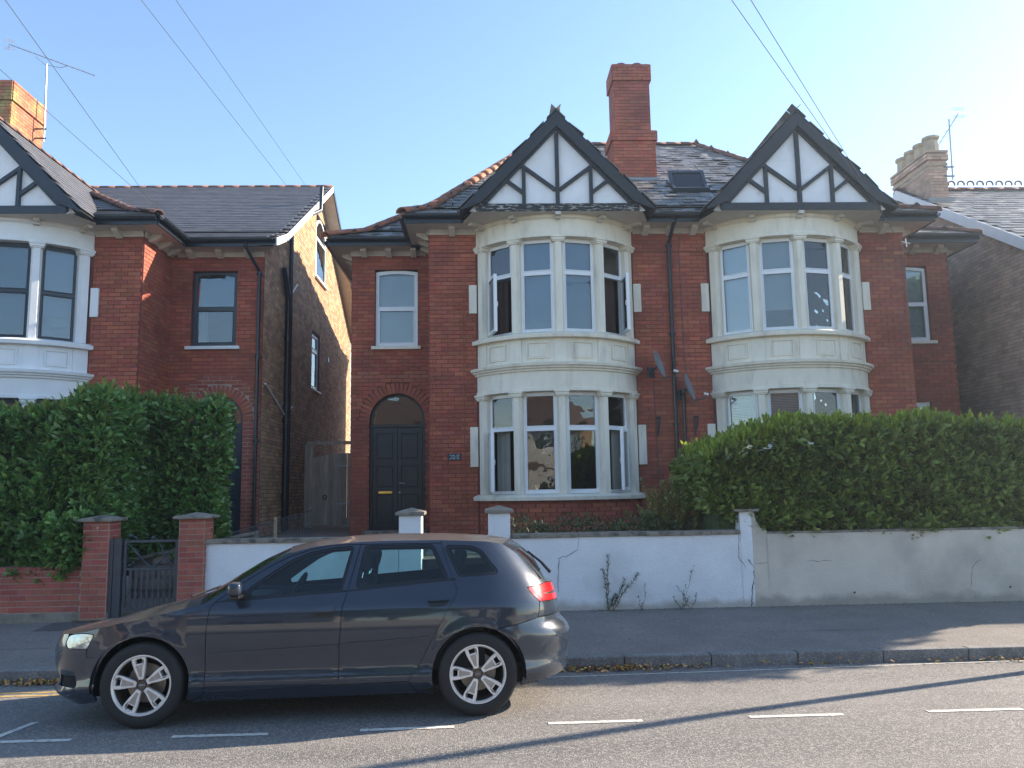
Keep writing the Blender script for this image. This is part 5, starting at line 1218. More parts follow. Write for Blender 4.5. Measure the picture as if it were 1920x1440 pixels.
# dry leaves in the gutter of the road
def litter(n, xf, yf, L=.05):
    x = xf(n); y = yf(n); z = np.array([rz(q) for q in y]) + .012 + np.random.rand(n) * .025
    P = np.stack([x, y, z], 1); D = np.random.randn(n, 3) * np.array([1, 1, .35]); return leaf_mesh(P, D, np.random.randn(n, 3) * .4 + np.array([0, 0, 1]), L, .55, fold=.35)
def xf(n):
    a = np.random.randn(n) * .45 + 1.2; b = np.random.randn(n) * .5 - 4.2; c = np.random.randn(n) * .7 + 6.2; d = np.random.rand(n) * 14 - 6; r = np.random.rand(n)
    return np.where(r < .28, a, np.where(r < .66, b, np.where(r < .8, c, d)))
V, F = litter(900, xf, lambda n: KY - .02 - np.abs(np.random.randn(n)) * .07)
o_ = leaves_obj('fallen_leaves', V, F, 'leaf_fallen'); o_['label'] = 'dry brown leaves gathered along the kerb'
V, F = litter(60, lambda n: np.random.rand(n) * 14 - 6, lambda n: 8.6 + np.random.rand(n) * 2.2, .04); V[:, 2] += .10 + .0 * V[:, 2]
V[:, 2] = .045 + (V[:, 1] - 8.58) * .0456 + np.random.rand(len(V)) * .012
o_ = leaves_obj('fallen_leaves', V, F, 'leaf_fallen'); o_['label'] = 'scattered dry leaves on the footway'
# ------------------------------------------------------------------ the other side of the street (seen in the windows and the car paint)
MT['cream_wall'] = mat('cream painted wall', (.66, .62, .54), .85, var=.1)
MT['roof_brown'] = mat('brown roof tile', (.14, .09, .07), .8, var=.25, rnd=.2)
def far_house(x0, x1, label, wallm, y=-11.0, zr=7.6):
    h = thing('street_house', label, 'house', ((x0 + x1) / 2, y, 0))
    fn = lambda a, b, d: Vector((a, y - d, b)); ws = []
    W_ = x1 - x0
    for k in range(2):
        xa = x0 + W_ * (.14 + .46 * k); ws += [rect(xa, xa + W_ * .24, .9, 2.2), rect(xa, xa + W_ * .24, 3.5, 4.7)]
    obj('wall', MB().slab(rect(x0, x1, -.3, 5.4), ws, 0, .3, fn), wallm, h)
    for r_ in ws:
        a, b = r_[0][0], r_[1][0]; c, d = r_[0][1], r_[2][1]
        wn = obj('window', MB().slab(r_, [rect(a + .07, (a + b) / 2 - .03, c + .07, d - .07), rect((a + b) / 2 + .03, b - .07, c + .07, d - .07)], .08, .14, fn), 'upvc', h)
        obj('pane', MB().slab(rect(a + .06, b - .06, c + .06, d - .06), [], .10, .11, fn), 'glass', wn)
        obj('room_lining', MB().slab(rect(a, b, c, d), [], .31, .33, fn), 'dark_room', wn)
    obj('band', MB().box(x0, x1, y, y + .03, 2.7, 2.95), 'roof_brown', h)
    obj('wall', MB().box(x0, x0 + .3, y - 8, y - .31, -.3, 5.4).box(x1 - .3, x1, y - 8, y - .31, -.3, 5.4), wallm, h, kind='stuff')
    vs = [(x0 - .3, y + .45, 5.2), (x1 + .3, y + .45, 5.2), (x1 + .3, y - 4, zr), (x0 - .3, y - 4, zr), (x0 - .3, y - 8.4, 5.2), (x1 + .3, y - 8.4, 5.2)]
    obj('roof', MB().add(vs, [(0, 1, 2, 3), (3, 2, 5, 4), (0, 3, 4), (1, 5, 2)]), 'roof_brown', h)
far_house(-22, -14, 'brick house across the street behind the camera, far left', 'brick_brown')
far_house(-11.5, -3.0, 'cream house across the street behind the camera, left', 'cream_wall')
far_house(1.2, 9.5, 'cream house across the street behind the camera, right', 'cream_wall', y=-12)
far_house(12, 20, 'brick house across the street behind the camera, far right', 'brick_brown')
def broad_tree(x, y, h, r, label):
    t = thing('garden_tree', label, 'tree', (x, y, 0)); obj('trunk', MB().tube([(x, y, -.2), (x + .1, y, h * .4), (x, y, h * .75)], [.2, .15, .05], 9), 'bark', t)
    n = 2600; a = np.random.randn(n, 3); a /= np.linalg.norm(a, axis=1, keepdims=True); q = .6 + .4 * np.random.rand(n, 1)
    P = np.array([x, y, h * .65]) + a * q * np.array([r, r, h * .38]) * (1 + .25 * np.array([[noise.noise(Vector(v * 2))] for v in a]))
    Pp, D, U = shoots(P, a, 4, .2); V, F = leaf_mesh(Pp, D, U, .2, .45); leaves_obj('foliage', V, F, 'leaf_a', t)
def added_shade_tree(x, y, zc, r, rv, label):  # unseen tree, added for the shade it throws on the footway
    t = thing('garden_tree', label, 'tree', (x, y, .8)); obj('trunk', MB().tube([(x, y, .6), (x + .08, y, zc * .5), (x, y, zc)], [.1, .08, .04], 8), 'bark', t)
    obj('inner_crown', MB().revolve([(.01, -rv * .7), (r * .6, -rv * .5), (r * .75, 0), (r * .6, rv * .55), (.01, rv * .75)], (x, y, zc), 'z', 12), 'leaf_core', t, smooth=True)
    n = 900; a = np.random.randn(n, 3); a /= np.linalg.norm(a, axis=1, keepdims=True)
    P = np.array([x, y, zc]) + a * (.7 + .3 * np.random.rand(n, 1)) * np.array([r, r, rv]); Pp, D, U = shoots(P, a, 4, .16); V, F = leaf_mesh(Pp, D, U, .16, .45); leaves_obj('foliage', V, F, 'leaf_a', t)
for i, (x, zc, rv) in enumerate([(11.3, 5.9, 1.0), (12.5, 5.9, 1.0), (13.7, 5.9, 1.0), (19.3, 6.0, 1.0), (20.8, 6.0, 1.0), (22.3, 6.1, 1.0)]):
    added_shade_tree(x, 13.3, zc, 1.05, rv, 'round tree added out of frame to shade the footway, %s from the left' % ['first', 'second', 'third', 'fourth', 'fifth', 'sixth', 'seventh', 'eighth', 'ninth'][i])
broad_tree(-1.2, -9.2, 6.4, 1.7, 'leafy tree across the street behind the camera')
broad_tree(14.6, -10, 6, 1.5, 'second leafy tree across the street behind the camera')
g_ = thing('garden_wall', 'low pale wall across the street behind the camera', 'wall', (0, -6.6, 0)); obj('wall', MB().box(-25, 25, -6.8, -6.6, -.3, .95), 'cream_wall', g_)
ribbon('front_garden', [(-40, .1), (-6.8, .1)], -60, 60, 'soil')
# ------------------------------------------------------------------ parked car
MT['car_paint'] = mat('dusty dark grey metallic paint', (.024, .034, .052), .27, metal=.25, var=.05, vs=3, spec=.25, coat=1.0, upc=((.23, .175, .125),   .82, 1.0, .42))
MT['car_black'] = mat('black exterior trim', (.008, .009, .011), .35)
MT['car_dark'] = mat('dark underbody', (.006, .006, .007), .9, var=0)
MT['car_inner'] = mat('dark grey car interior', (.022, .025, .028), .8, var=.1)
MT['tyre'] = mat('black rubber', (.016, .016, .017), .75, var=.2, vs=9)
MT['rim'] = mat('worn silver alloy', (.74, .71, .68), .36, metal=.3, var=.15, vs=20)
MT['rim_dark'] = mat('brake dusted alloy barrel', (.13, .105, .085), .5, metal=.6, var=.2, vs=20)
MT['rim_face'] = mat('dull brushed alloy', (.36, .33, .30), .45, metal=.4, var=.2, vs=30)
MT['disc'] = mat('brake disc steel', (.28, .25, .22), .5, metal=.8)
MT['lamp_red'] = mat('red lamp lens', (.60, .012, .020), .18, var=0, coat=1.)
MT['lamp_clear'] = mat('clear headlamp lens', (.30, .33, .35), .12, metal=.5, var=.6, vs=9, coat=1., bump=.4, bs=14)
MT['chrome'] = mat('chrome strip', (.6, .6, .6), .15, metal=1.)
def sm(tab, x):
    n = len(tab)
    if x <= tab[0][0]: return tab[0][1]
    if x >= tab[-1][0]: return tab[-1][1]
    i = max(j for j in range(n - 1) if tab[j][0] <= x)
    sl = lambda k: (tab[min(k + 1, n - 1)][1] - tab[max(k - 1, 0)][1]) / (tab[min(k + 1, n - 1)][0] - tab[max(k - 1, 0)][0])
    h = tab[i + 1][0] - tab[i][0]; t = (x - tab[i][0]) / h
    return (2 * t**3 - 3 * t * t + 1) * tab[i][1] + (t**3 - 2 * t * t + t) * h * sl(i) + (-2 * t**3 + 3 * t * t) * tab[i + 1][1] + (t**3 - t * t) * h * sl(i + 1)
INS = [(.12, .10), (.20, .045), (.27, .010), (.32, .0), (.38, .016), (.50, .014), (.62, .006), (.74, .006), (.82, .012), (.865, .022), (.90, .038), (.96, .062), (1.05, .100), (1.2, .172), (1.33, .255), (1.40, .33)]
XF = [(.15, 2.02), (.22, 2.14), (.27, 2.17), (.32, 2.12), (.42, 2.165), (.55, 2.185), (.65, 2.15), (.75, 2.09), (.84, 1.98), (.95, 1.84)]
XR = [(.15, -2.02), (.25, -2.085), (.34, -2.115), (.42, -2.112), (.48, -2.13), (.56, -2.137), (.62, -2.11), (.68, -2.05), (.8, -2.035), (.95, -1.99), (1.05, -1.93), (1.15, -1.84), (1.25, -1.75), (1.36, -1.66)]
SF, SR, NF, NR = 1.30, -1.25, 2.8, 2.5
def wid(s, z, x):
    w_ = .8825 - sm(INS, z) - .006 * max(0, abs(s) - .4) ** 2
    for c in (1.289, -1.289):
        d = math.hypot(x - c, z - .317); w_ += .012 * math.exp(-((d - .372) / .045) ** 2)
    return w_
def cmap(s, z):
    if s > SF:
        xf_ = sm(XF, z); ph = min((s - SF) / .9, 1) * math.pi / 2; x = SF + (xf_ - SF) * math.sin(ph) ** (2 / NF)
        return Vector((x, wid(s, z, x) * max(math.cos(ph), 0) ** (2 / NF), z))
    if s < SR:
        xr_ = sm(XR, z); ph = min((SR - s) / .9, 1) * math.pi / 2; x = SR + (xr_ - SR) * math.sin(ph) ** (2 / NR)
        return Vector((x, wid(s, z, x) * max(math.cos(ph), 0) ** (2 / NR), z))
    return Vector((s, wid(s, z, s), z))
def s_of_x(x, z):
    if x > SF: return SF + .9 * math.asin(min(1, ((x - SF) / (sm(XF, z) - SF)) ** (NF / 2))) / (math.pi / 2)
    if x < SR: return SR - .9 * math.asin(min(1, ((x - SR) / (sm(XR, z) - SR)) ** (NR / 2))) / (math.pi / 2)
    return x
def cnorm(s, z):
    e = .004; a = cmap(s + e, z) - cmap(s - e, z); b = cmap(s, z + e) - cmap(s, z - e); n = b.cross(a)
    if n.y < 0 and abs(s) < 1.6: n = -n
    if n.length < 1e-9: return Vector((1 if s > 0 else -1, 0, 0))
    n.normalize(); o_ = Vector((s if abs(s) > 1.3 else 0, .9, 0))
    return n if n.dot(o_) > 0 else -n
def resample(poly, st):
    out = []
    for i, a in enumerate(poly):
        b = poly[(i + 1) % len(poly)]; L = math.hypot(b[0] - a[0], b[1] - a[1]); n = max(1, int(L / st + .5))
        for k in range(n): out.append((a[0] + (b[0] - a[0]) * k / n, a[1] + (b[1] - a[1]) * k / n))
    return out
def inpoly(p, poly):
    x, y = p; c = False; j = len(poly) - 1
    for i in range(len(poly)):
        xi, yi = poly[i]; xj, yj = poly[j]
        if (yi > y) != (yj > y) and x < (xj - xi) * (y - yi) / (yj - yi) + xi: c = not c
        j = i
    return c
def rounded(poly, r=.02, n=3):
    out = []
    N_ = len(poly)
    for i in range(N_):
        p, a, b = Vector(poly[i]), Vector(poly[i - 1]), Vector(poly[(i + 1) % N_]); u = (a - p); v = (b - p); q = min(r, u.length * .4, v.length * .4); u.normalize(); v.normalize()
        if u.dot(v) < -.95: out.append(tuple(p)); continue
        A, B = p + u * q, p + v * q
        for k in range(n + 1): t = k / n; out.append(tuple(A * (1 - t) ** 2 + p * 2 * t * (1 - t) + B * t * t))
    return out
CAR = thing('parked_car', 'dark grey five door estate hatchback parked at the kerb', 'car', (0, 0, 0))
def skin(name, m, outer, holes=(), off=0., rim=.014, st=.032, par=None, sides=(1, -1), join=False):
    outer = resample(outer, st); holes = [resample(h, st) for h in holes]
    pts = list(outer); ed = [(i, (i + 1) % len(outer)) for i in range(len(outer))]
    for h in holes: o0 = len(pts); pts += h; ed += [(o0 + i, o0 + (i + 1) % len(h)) for i in range(len(h))]
    B = np.array(pts); x0, z0 = B.min(0); x1, z1 = B.max(0); z = math.floor(z0 / st) * st
    inner = []; jr = random.Random(11)
    while z < z1:
        x = math.floor(x0 / st) * st
        while x < x1:
            q_ = (x + jr.uniform(-.12, .12) * st, z + jr.uniform(-.12, .12) * st)
            if inpoly(q_, outer) and not any(inpoly(q_, h) for h in holes) and ((B - q_) ** 2).sum(1).min() > (st * .5) ** 2: inner.append(q_)
            x += st
        z += st
    V, E_, F_, *_r = delaunay_2d_cdt([Vector(p) for p in pts + inner], ed, [], 0, 1e-7)
    tri = [f for f in F_ if inpoly(tuple(sum((V[i] for i in f), Vector((0, 0))) / len(f)), outer) and not any(inpoly(tuple(sum((V[i] for i in f), Vector((0, 0))) / len(f)), h) for h in holes)]
    def ar_(f): a, b, c = (V[i] for i in f[:3]); return abs((b.x - a.x) * (c.y - a.y) - (c.x - a.x) * (b.y - a.y))
    tri = [f for f in tri if ar_(f) > .012 * st * st]
    base = [(cmap(*v), cnorm(*v)) for v in V]; objs = []
    acc = MB()
    for sd_ in sides:
        mb = MB(); q = lambda p: Vector((p.x, p.y * sd_, p.z))
        mb.add([q(p + n * off) for p, n in base], tri)
        if rim:
            for lp_ in [outer] + holes:
                c = [(cmap(*v), cnorm(*v)) for v in lp_]; k = len(c)
                mb.add([q(p + n * off) for p, n in c] + [q(p + n * (off - rim)) for p, n in c], [(i, (i + 1) % k, k + (i + 1) % k, k + i) for i in range(k)])
        if join: acc.add(mb.v, mb.f)
        else:
            o_ = obj(name, mb, m, par or CAR, smooth=True, fix=False); objs.append(o_)
    if join: objs.append(obj(name, acc, m, par or CAR, smooth=True, fix=False))
    return objs
def arc_pts(cx, r, z_a, z_b, side, n=14):
    """arch edge from height z_a (front or rear foot) over the top to z_b"""
    a0 = math.pi - math.asin((z_a - .317) / r) if side < 0 else math.asin((z_a - .317) / r)
    a1 = math.asin((z_b - .317) / r) if side < 0 else math.pi - math.asin((z_b - .317) / r)
    return [(cx + r * math.cos(a0 + (a1 - a0) * i / n), .317 + r * math.sin(a0 + (a1 - a0) * i / n)) for i in range(n + 1)]
toS = lambda pts: [(s_of_x(x, z), z) for x, z in pts]
AR = .362
aF = arc_pts(1.289, AR, .20, .20, -1, 28)   # rear foot -> over -> front foot
aR = arc_pts(-1.289, AR, .205, .225, -1, 28)
fa = toS(aF); ra = toS(aR)
split_f = min(range(len(aF)), key=lambda i: abs(aF[i][1] - .52) + (9 if aF[i][0] < 1.289 else 0))
split_r = min(range(len(aR)), key=lambda i: abs(aR[i][1] - .655) + (9 if aR[i][0] > -1.289 else 0))
RAIL = [(2.2, .675), (2.0, .68), (1.8, .685), (1.66, .70), (1.57, .715), (1.468, .745), (1.36, .785), (1.22, .828), (1.011, .872), (.86, .905), (.814, .93), (.595, 1.072), (.391, 1.198), (.222, 1.280), (.043, 1.325), (-.232, 1.352), (-.512, 1.36), (-.985, 1.357), (-1.367, 1.338), (-1.56, 1.315), (-1.64, 1.27), (-1.709, 1.215), (-1.795, 1.125), (-1.83, 1.04), (-1.86, .985), (-2.0, .975), (-2.15, .972)]
def rail_z(s):
    for a, b in zip(RAIL, RAIL[1:]):
        if b[0] <= s <= a[0]: return b[1] + (a[1] - b[1]) * (s - b[0]) / (a[0] - b[0])
rl = lambda s0, s1: [(s0, rail_z(s0))] + [p for p in RAIL if min(s0, s1) < p[0] < max(s0, s1)] + [(s1, rail_z(s1))]
fwin = rounded([(.505, .948), (.515, 1.0), (.376, 1.098), (.211, 1.205), (.06, 1.268), (-.12, 1.300), (-.268, 1.308), (-.198, .990)], .015)
rwin = rounded([(-.335, 1.008), (-.384, 1.310), (-.925, 1.308), (-1.045, 1.058)], .022)
qwin = rounded([(-1.045, 1.300), (-1.24, 1.292), (-1.31, 1.255), (-1.392, 1.092), (-1.155, 1.076)], .025)
def grow(poly, d):
    c = Vector((sum(p[0] for p in poly) / len(poly), sum(p[1] for p in poly) / len(poly))); out = []
    n = len(poly)
    ar = sum(poly[i][0] * poly[(i + 1) % n][1] - poly[(i + 1) % n][0] * poly[i][1] for i in range(n)); sgn = 1 if ar > 0 else -1
    for i in range(n):
        a, b = Vector(poly[i - 1]), Vector(poly[(i + 1) % n]); t = (b - a).normalized(); nrm = Vector((t.y, -t.x)) * sgn; out.append((poly[i][0] + nrm.x * d, poly[i][1] + nrm.y * d))
    return out
fdoor = [(.768, .915), (.80, .87), (.815, .735), (.815, .546), (.811, .250), (-.199, .277), (-.201, .557), (-.219, .855), (-.256, .985), (-.335, 1.333), (-.10, 1.330), (.06, 1.300), (.222, 1.252), (.391, 1.168), (.595, 1.042)]
rdoor = [(-.261, .985), (-.224, .855), (-.206, .557), (-.204, .277), (-.742, .285), (-.831, .41), (-.942, .62), (-1.077, .853), (-1.133, .959), (-1.098, 1.03), (-1.0, 1.330), (-.340, 1.333)]
skin('front_door', 'car_paint', fdoor, [grow(fwin, .018)]); skin('rear_door', 'car_paint', rdoor, [grow(rwin, .018)])
wing = fa[:split_f + 1] + [(1.508, .529), (1.508, .587), (1.499, .65), (1.490, .700)] + [(1.54, .709), (1.60, .706), (1.655, .699)] + rl(1.64, .815)[0:] + [(.772, .918), (.805, .87), (.820, .735), (.820, .546), (.816, .245), (.88, .20)]
skin('front_wing', 'car_paint', wing)
skin('headlamp', 'lamp_clear', rounded([(1.514, .592), (1.665, .592), (1.705, .63), (1.70, .68), (1.655, .693), (1.60, .700), (1.54, .702), (1.496, .694), (1.504, .65)], .012), off=-.002)
skin('front_bumper', 'car_paint', fa[split_f:] + [(1.62, .165), (1.9, .16), (2.2, .16)] + rl(2.2, 1.72)[0:] + [(1.712, .675), (1.712, .62), (1.67, .587), (1.512, .587), (1.512, .525)], [rounded([(1.60, .30), (1.60, .385), (1.80, .385), (1.84, .30)], .012), rounded([(1.99, .26), (1.99, .62), (2.15, .64), (2.19, .62), (2.19, .26)], .01)], join=True)
skin('fog_lamp_grille', 'car_black', rounded([(1.59, .29), (1.59, .395), (1.81, .395), (1.85, .29)], .012), off=-.03, rim=0)
skin('fog_lamp_bar', 'car_dark', [(1.60, .335), (1.60, .345), (1.80, .345), (1.80, .335)], off=-.012); skin('fog_lamp_bar', 'car_dark', [(1.60, .36), (1.60, .37), (1.80, .37), (1.80, .36)], off=-.012)
skin('radiator_grille', 'car_black', [(1.98, .25), (1.98, .63), (2.15, .65), (2.2, .64), (2.2, .25)], off=-.02, rim=0, join=True)
quarter = [(-.746, .283), (-.835, .41), (-.946, .62), (-1.081, .853), (-1.137, .962), (-1.102, 1.03), (-1.004, 1.330), (-1.004, 1.3565)] + rl(-1.01, -1.855)[0:] + [(-1.845, .985), (-1.584, .962), (-1.614, .90), (-1.665, .845), (-1.634, .722), (-1.36, .662)] + ra[split_r:] + [(-.80, .205)]
skin('rear_wing', 'car_paint', quarter, [grow(qwin, .018)])
skin('rear_lamp', 'lamp_red', rounded([(-1.590, .956), (-1.845, .980), (-1.99, .970), (-2.0, .86), (-1.975, .838), (-1.672, .846), (-1.620, .90)], .012), off=.002)
skin('lamp_strip', 'chrome', [(-1.73, .902), (-1.78, .890), (-1.96, .890), (-1.96, .908)], off=.006, rim=.006)
skin('tailgate', 'car_paint', [(-1.672, .84), (-1.64, .724), (-2.15, .735), (-2.15, .968), (-2.006, .970), (-2.006, .86), (-1.98, .834)], join=True)
skin('rear_bumper', 'car_paint', ra[:split_r + 1][::-1] + [(-1.6, .23), (-1.9, .255), (-2.15, .29), (-2.15, .728), (-1.634, .717), (-1.365, .657)], join=True)
skin('sill', 'car_paint', [(.93, .178), (.875, .197), (.811, .244), (-.199, .271), (-.742, .279), (-.795, .203), (-.93, .185)])
rr_ = [(.80, .908), (.768, .922), (.595, 1.048), (.391, 1.174), (.222, 1.258), (.06, 1.306), (-.10, 1.336), (-.335, 1.339), (-1.0, 1.336)]
skin('roof_rail', 'car_paint', rr_ + rl(.815, -1.0)[::-1])
for nm_, w_ in (('front', fwin), ('rear', rwin), ('quarter', qwin)):
    skin('window_seal', 'car_black', grow(w_, .0165), [grow(w_, -.006)], off=-.003, rim=.012, st=.02)
    skin('side_window', 'car_glass', grow(w_, -.002), off=-.008, rim=0, st=.04)
skin('mirror_base', 'car_black', [(.70, .932), (.515, .944), (.525, .99), (.585, .995)], off=.003, rim=.006)
skin('belt_moulding', 'car_black', [(.765, .912), (.50, .928), (-.20, .968), (-.26, .972), (-.26, .984), (-.20, .981), (.50, .944), (.76, .926)], off=.002, rim=.006, st=.02)
skin('belt_moulding', 'car_black', [(-.268, .972), (-1.12, 1.040), (-1.12, 1.053), (-.268, .985)], off=.002, rim=.006, st=.02)
skin('side_moulding', 'car_paint', [(.786, .505), (-.190, .540), (-.190, .575), (.786, .541)], off=.013, rim=.014, st=.03); skin('side_moulding', 'car_paint', [(-.215, .545), (-.92, .580), (-.90, .617), (-.215, .583)], off=.013, rim=.014, st=.03)
for dx, dz in ((0, 0), (-.905, .06)):
    skin('handle_bowl', 'car_black', rounded([(.012 + dx, .852 + dz), (-.165 + dx, .860 + dz), (-.155 + dx, .80 + dz), (-.12 + dx, .782 + dz), (-.02 + dx, .778 + dz), (.005 + dx, .80 + dz)], .02), off=.0015, rim=.002, st=.02)
    skin('door_handle', 'car_paint', rounded([(.008 + dx, .853 + dz), (-.165 + dx, .862 + dz), (-.160 + dx, .822 + dz), (.002 + dx, .814 + dz)], .012), off=.026, rim=.018, st=.02)
shell_o = fa + [(1.62, .165), (2.2, .16)] + rl(2.2, -2.15) + [(-2.15, .29), (-1.9, .26)] + ra + [(.93, .18)]
skin('inner_shell', 'car_dark', shell_o, [grow(fwin, -.012), grow(rwin, -.012), grow(qwin, -.012)], off=-.020, rim=0, st=.06, join=True)
# upper surfaces: lofted between the two rails
CR = [(-2.15, 0), (-2.0, .0), (-1.86, .004), (-1.8, .015), (-1.56, .035), (-1.2, .050), (-.5, .055), (.2, .045), (.5, .035), (.81, .03), (.86, .045), (1.1, .058), (1.4, .05), (1.6, .03), (1.8, .01), (2.2, 0)]
BU = [(-2.15, 0), (-2.0, -.0), (-1.86, -.03), (-1.75, -.11), (-1.56, -.10), (-1.3, -.05), (-.8, 0), (.0, .03), (.2, .08), (.5, .14), (.81, .16), (.9, .10), (1.1, .04), (1.5, .0), (2.2, 0)]
def toprow(s, v, dn=0.):
    e = cmap(s, rail_z(s)); return Vector((e.x + sm(BU, s) * (1 - v * v), v * e.y, e.z + sm(CR, s) * (1 - abs(v) ** 2.6) - dn))
def loft(name, m, s0, s1, v0=-1., v1=1., dn=0., par=None, ns=None, nv=26):
    ns = ns or max(3, int(abs(s1 - s0) / .03)); mb = MB(); vs = []
    for i in range(ns + 1):
        for j in range(nv + 1): vs.append(toprow(s0 + (s1 - s0) * i / ns, v0 + (v1 - v0) * j / nv, dn))
    fs = [(i * (nv + 1) + j, (i + 1) * (nv + 1) + j, (i + 1) * (nv + 1) + j + 1, i * (nv + 1) + j + 1) for i in range(ns) for j in range(nv)]
    return obj(name, mb.add(vs, fs), m, par or CAR, smooth=True, fix=False)
loft('bonnet', 'car_paint', 2.2, .875); loft('windscreen_cowl', 'car_black', .873, .815)
loft('windscreen', 'car_glass', .812, .225, -.93, .93, dn=.004); loft('windscreen_pillar', 'car_paint', .812, .225, .93, 1., nv=3); loft('windscreen_pillar', 'car_paint', .812, .225, -1., -.93, nv=3)
loft('roof', 'car_paint', .222, -1.565); loft('roof_spoiler', 'car_paint', -1.567, -1.66)
loft('rear_window', 'car_glass', -1.662, -1.815, -.88, .88, dn=.003); loft('tailgate_frame', 'car_paint', -1.662, -1.815, .88, 1., nv=4); loft('tailgate_frame', 'car_paint', -1.662, -1.815, -1., -.88, nv=4)
loft('tailgate', 'car_paint', -1.817, -2.15, ns=16)
c_ = lambda n, mb, m, **k: obj(n, mb, m, CAR, **k)
c_('rear_wiper', MB().tube([(-1.74, .46, 1.245), (-1.85, .48, 1.155), (-1.93, .49, 1.065)], [.010, .012, .016], 6), 'car_black'); c_('front_wiper', MB().tube([(1.04, .55, .945), (.96, .0, .985)], .010, 5), 'car_black')
c_('underbody', MB().box(-1.78, 1.85, -.55, .55, .19, .42), 'car_dark')
for sd_ in (1, -1):
    for cx in (1.289, -1.289):
        n = 20; vs = []; fs = []
        for i in range(n + 1):
            a = math.pi * 1.10 * i / n - .05 * math.pi
            for y in (.865, .56): vs.append((cx + .385 * math.cos(a), sd_ * y, .317 + .385 * math.sin(a)))
        for i in range(n): fs.append((2 * i, 2 * i + 1, 2 * i + 3, 2 * i + 2))
        c_('wheel_arch_liner', MB().add(vs, fs), 'car_dark', fix=False)
    # door mirror
    mb = MB(); M = Matrix.Translation((.585, sd_ * .945, 1.012)) @ Matrix.Rotation(R(6 * sd_), 4, 'Z'); mb.box(-.045, .055, -.085, .085, -.045, .062, M)
    o_ = c_('door_mirror', mb, 'car_paint'); b = o_.modifiers.new('b', 'BEVEL'); b.width = .035; b.segments = 4; o_.data.polygons.foreach_set('use_smooth', [True] * 6)
    c_('mirror_foot', MB().box(.55, .62, min(sd_ * .83, sd_ * .99), max(sd_ * .83, sd_ * .99), .945, .972), 'car_black', bevel=.008)
    c_('door_card', MB().box(-1.35, .80, min(sd_ * .70, sd_ * .76), max(sd_ * .70, sd_ * .76), .35, .93), 'car_inner')
# cabin
def seat(x, y, back=True):
    o_ = c_('seat', MB().box(x - .05, x + .45, y - .24, y + .24, .35, .52), 'car_inner', bevel=.05)
    M = Matrix.Translation((x, y, .50)) @ Matrix.Rotation(R(-14), 4, 'Y')
    c_('seat_back', MB().box(-.07, .06, -.23, .23, 0, .56, M), 'car_inner', bevel=.05, smooth=True); c_('head_rest', MB().box(-.06, .045, -.13, .13, .62, .80, M), 'car_inner', bevel=.045, smooth=True)
    c_('head_rest_post', MB().tube([M @ Vector((0, -.06, .54)), M @ Vector((0, -.06, .66))], .006, 5).tube([M @ Vector((0, .06, .54)), M @ Vector((0, .06, .66))], .006, 5), 'chrome')
for y in (.36, -.36): seat(-.18, y); seat(-.98, y)
c_('dashboard', MB().box(.52, .95, -.70, .70, .60, .90), 'car_inner', bevel=.08, smooth=True); c_('cabin_floor', MB().box(-1.7, .9, -.62, .62, .32, .36), 'car_inner')
c_('parcel_shelf', MB().box(-1.75, -1.2, -.68, .68, .88, .92), 'car_inner')
M = Matrix.Translation((.36, -.36, .90)) @ Matrix.Rotation(R(64), 4, 'Y')
c_('steering_wheel', MB().revolve([(.175 + .014 * math.cos(t), .014 * math.sin(t)) for t in [i * math.pi / 4 for i in range(9)]], (0, 0, 0), 'z', 28), 'car_inner', smooth=True)
sw = bpy.data.objects['steering_wheel']; sw.data.transform(M)
sp_ = MB(); sp_.box(-.03, .03, -.17, .17, -.01, .01, M).box(-.16, .0, -.02, .02, -.01, .01, M).tube([M @ Vector((0, 0, 0)), M @ Vector((0, 0, -.3))], .03, 8); c_('steering_column', sp_, 'car_inner')
c_('interior_mirror', MB().box(.30, .33, -.12, .12, 1.20, 1.26), 'car_black', bevel=.01)
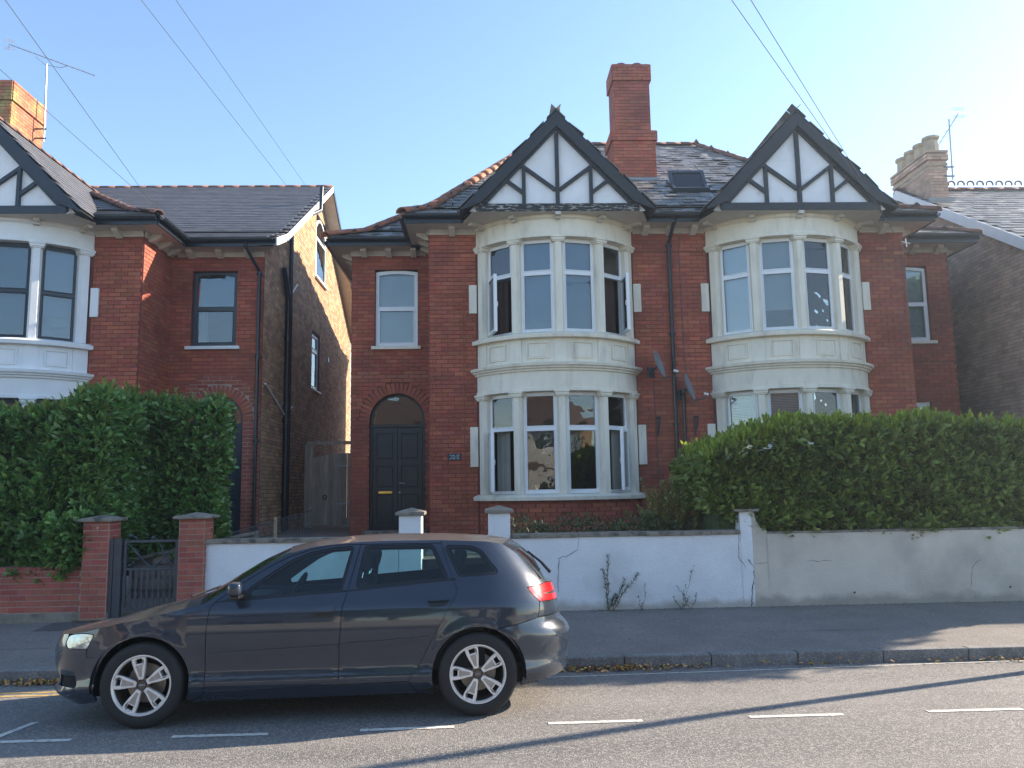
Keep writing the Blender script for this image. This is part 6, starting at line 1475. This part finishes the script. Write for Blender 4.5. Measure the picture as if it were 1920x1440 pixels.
# wheels
def wheel(cx, sd_, rot):
    yo = .8775; O = (cx, 0, .317); q = lambda y: sd_ * y
    hub = obj('wheel', MB().revolve([(.0, q(.848)), (.030, q(.850)), (.034, q(.842)), (.058, q(.838)), (.062, q(.80)), (.0, q(.80))], O, 'y', 24), 'rim_dark', CAR, smooth=True)
    obj('tyre', MB().revolve([(.222, q(.856)), (.232, q(.870)), (.262, q(.8775)), (.292, q(.873)), (.309, q(.858)), (.3165, q(.838)), (.317, q(.77)), (.3165, q(.70)), (.309, q(.675)), (.28, q(.658)), (.222, q(.665))], O, 'y', 72), 'tyre', hub, smooth=True)
    obj('rim', MB().revolve([(.226, q(.856)), (.224, q(.866)), (.216, q(.867)), (.209, q(.858)), (.204, q(.845))], O, 'y', 72), 'rim', hub, smooth=True)
    obj('rim_barrel', MB().revolve([(.204, q(.845)), (.197, q(.80)), (.193, q(.66))], O, 'y', 60), 'rim_dark', hub, smooth=True)
    obj('brake_disc', MB().revolve([(.0, q(.745)), (.145, q(.745)), (.147, q(.735)), (.147, q(.722)), (.0, q(.722))], O, 'y', 48), 'disc', hub); obj('inner_wheel', MB().revolve([(.0, q(.69)), (.20, q(.69)), (.2, q(.665)), (.0, q(.665))], O, 'y', 24), 'car_dark', hub)
    if sd_ > 0:   # four interlocked rings on the wheel centre
        mb = MB()
        for k in range(4): mb.tube([(cx + (k - 1.5) * .0095 + .0065 * math.cos(t), q(.8505), .317 + .0065 * math.sin(t)) for t in [i * math.pi / 8 for i in range(17)]], .0009, 4)
        obj('emblem', mb, 'chrome', hub)
    for k in range(5):
        a = rot + k * 2 * math.pi / 5
        def fp(u, v, d): return Vector((cx + u * math.cos(a) - v * math.sin(a), q(d), .317 + u * math.sin(a) + v * math.cos(a)))
        outl = [(.040, -.019), (.075, -.026), (.12, -.040), (.165, -.050), (.207, -.054), (.210, -.02), (.211, 0), (.210, .02), (.207, .054), (.165, .050), (.12, .040), (.075, .026), (.040, .019)]
        hole = [(.160, -.023), (.195, -.027), (.196, .027), (.160, .023)]
        mb = MB(); h0 = lambda u: .846 + .006 * (u / .2)
        loops = [outl, hole]; flat = outl + hole; n = len(flat); tris = tessellate_polygon([[Vector((p[0], p[1], 0)) for p in l] for l in loops])
        mb.add([fp(u, v, h0(u) + (.0 if abs(v) < .012 else .004)) for u, v in flat] + [fp(u, v, h0(u) - .03) for u, v in flat], [tuple(t) for t in tris] + [tuple(i + n for i in reversed(t)) for t in tris] + [(i, (i + 1) % len(outl), n + (i + 1) % len(outl), n + i) for i in range(len(outl))] + [(len(outl) + i, len(outl) + (i + 1) % 4, n + len(outl) + (i + 1) % 4, n + len(outl) + i) for i in range(4)])
        obj('spoke', mb, 'rim', hub, bevel=.0035, segs=2, smooth=True, angle=30)
        ins = [(.062, -.010), (.10, -.016), (.150, -.026), (.150, .026), (.10, .016), (.062, .010)]
        ni = len(ins); obj('spoke_face', MB().add([fp(u, v, h0(u) + .0052) for u, v in ins] + [fp(u, v, h0(u) - .001) for u, v in ins], [tuple(range(ni)), tuple(range(ni, 2 * ni))[::-1]] + [(i, (i + 1) % ni, ni + (i + 1) % ni, ni + i) for i in range(ni)]), 'rim_face', hub)
        b_ = a + math.pi / 5; obj('wheel_bolt', MB().tube([(cx + .048 * math.cos(b_), q(.835), .317 + .048 * math.sin(b_)), (cx + .048 * math.cos(b_), q(.852), .317 + .048 * math.sin(b_))], .0125, 10), 'rim_dark', hub)
for cx in (1.289, -1.289):
    for sd_ in (1, -1): wheel(cx, sd_, R(180 - 105 if cx < 0 else 180 - 100))
# put the car on its wheels beside the kerb: nose to the left, leaning with the camber of the road
CAR.matrix_world = Matrix.Translation((-1.40, 7.36, -.036)) @ Matrix.Rotation(math.pi + .0407, 4, 'Z') @ Matrix.Rotation(R(2.5), 4, 'X')
# ------------------------------------------------------------------ thin volume added to imitate veiling glare of the lens
hz = bpy.data.materials.new('glare_veil'); hz.use_nodes = True; N_ = hz.node_tree.nodes; N_.remove(N_['Principled BSDF'])
pv = N_.new('ShaderNodeVolumePrincipled'); pv.inputs['Color'].default_value = (.70, .86, 1, 1); pv.inputs['Density'].default_value = 0.0019; pv.inputs['Anisotropy'].default_value = .7
hz.node_tree.links.new(pv.outputs[0], N_['Material Output'].inputs['Volume']); MT['glare_veil'] = hz
obj('glare_veil', MB().box(-60, 60, -45, 60, -1.4, 14.5), 'glare_veil', kind='stuff')
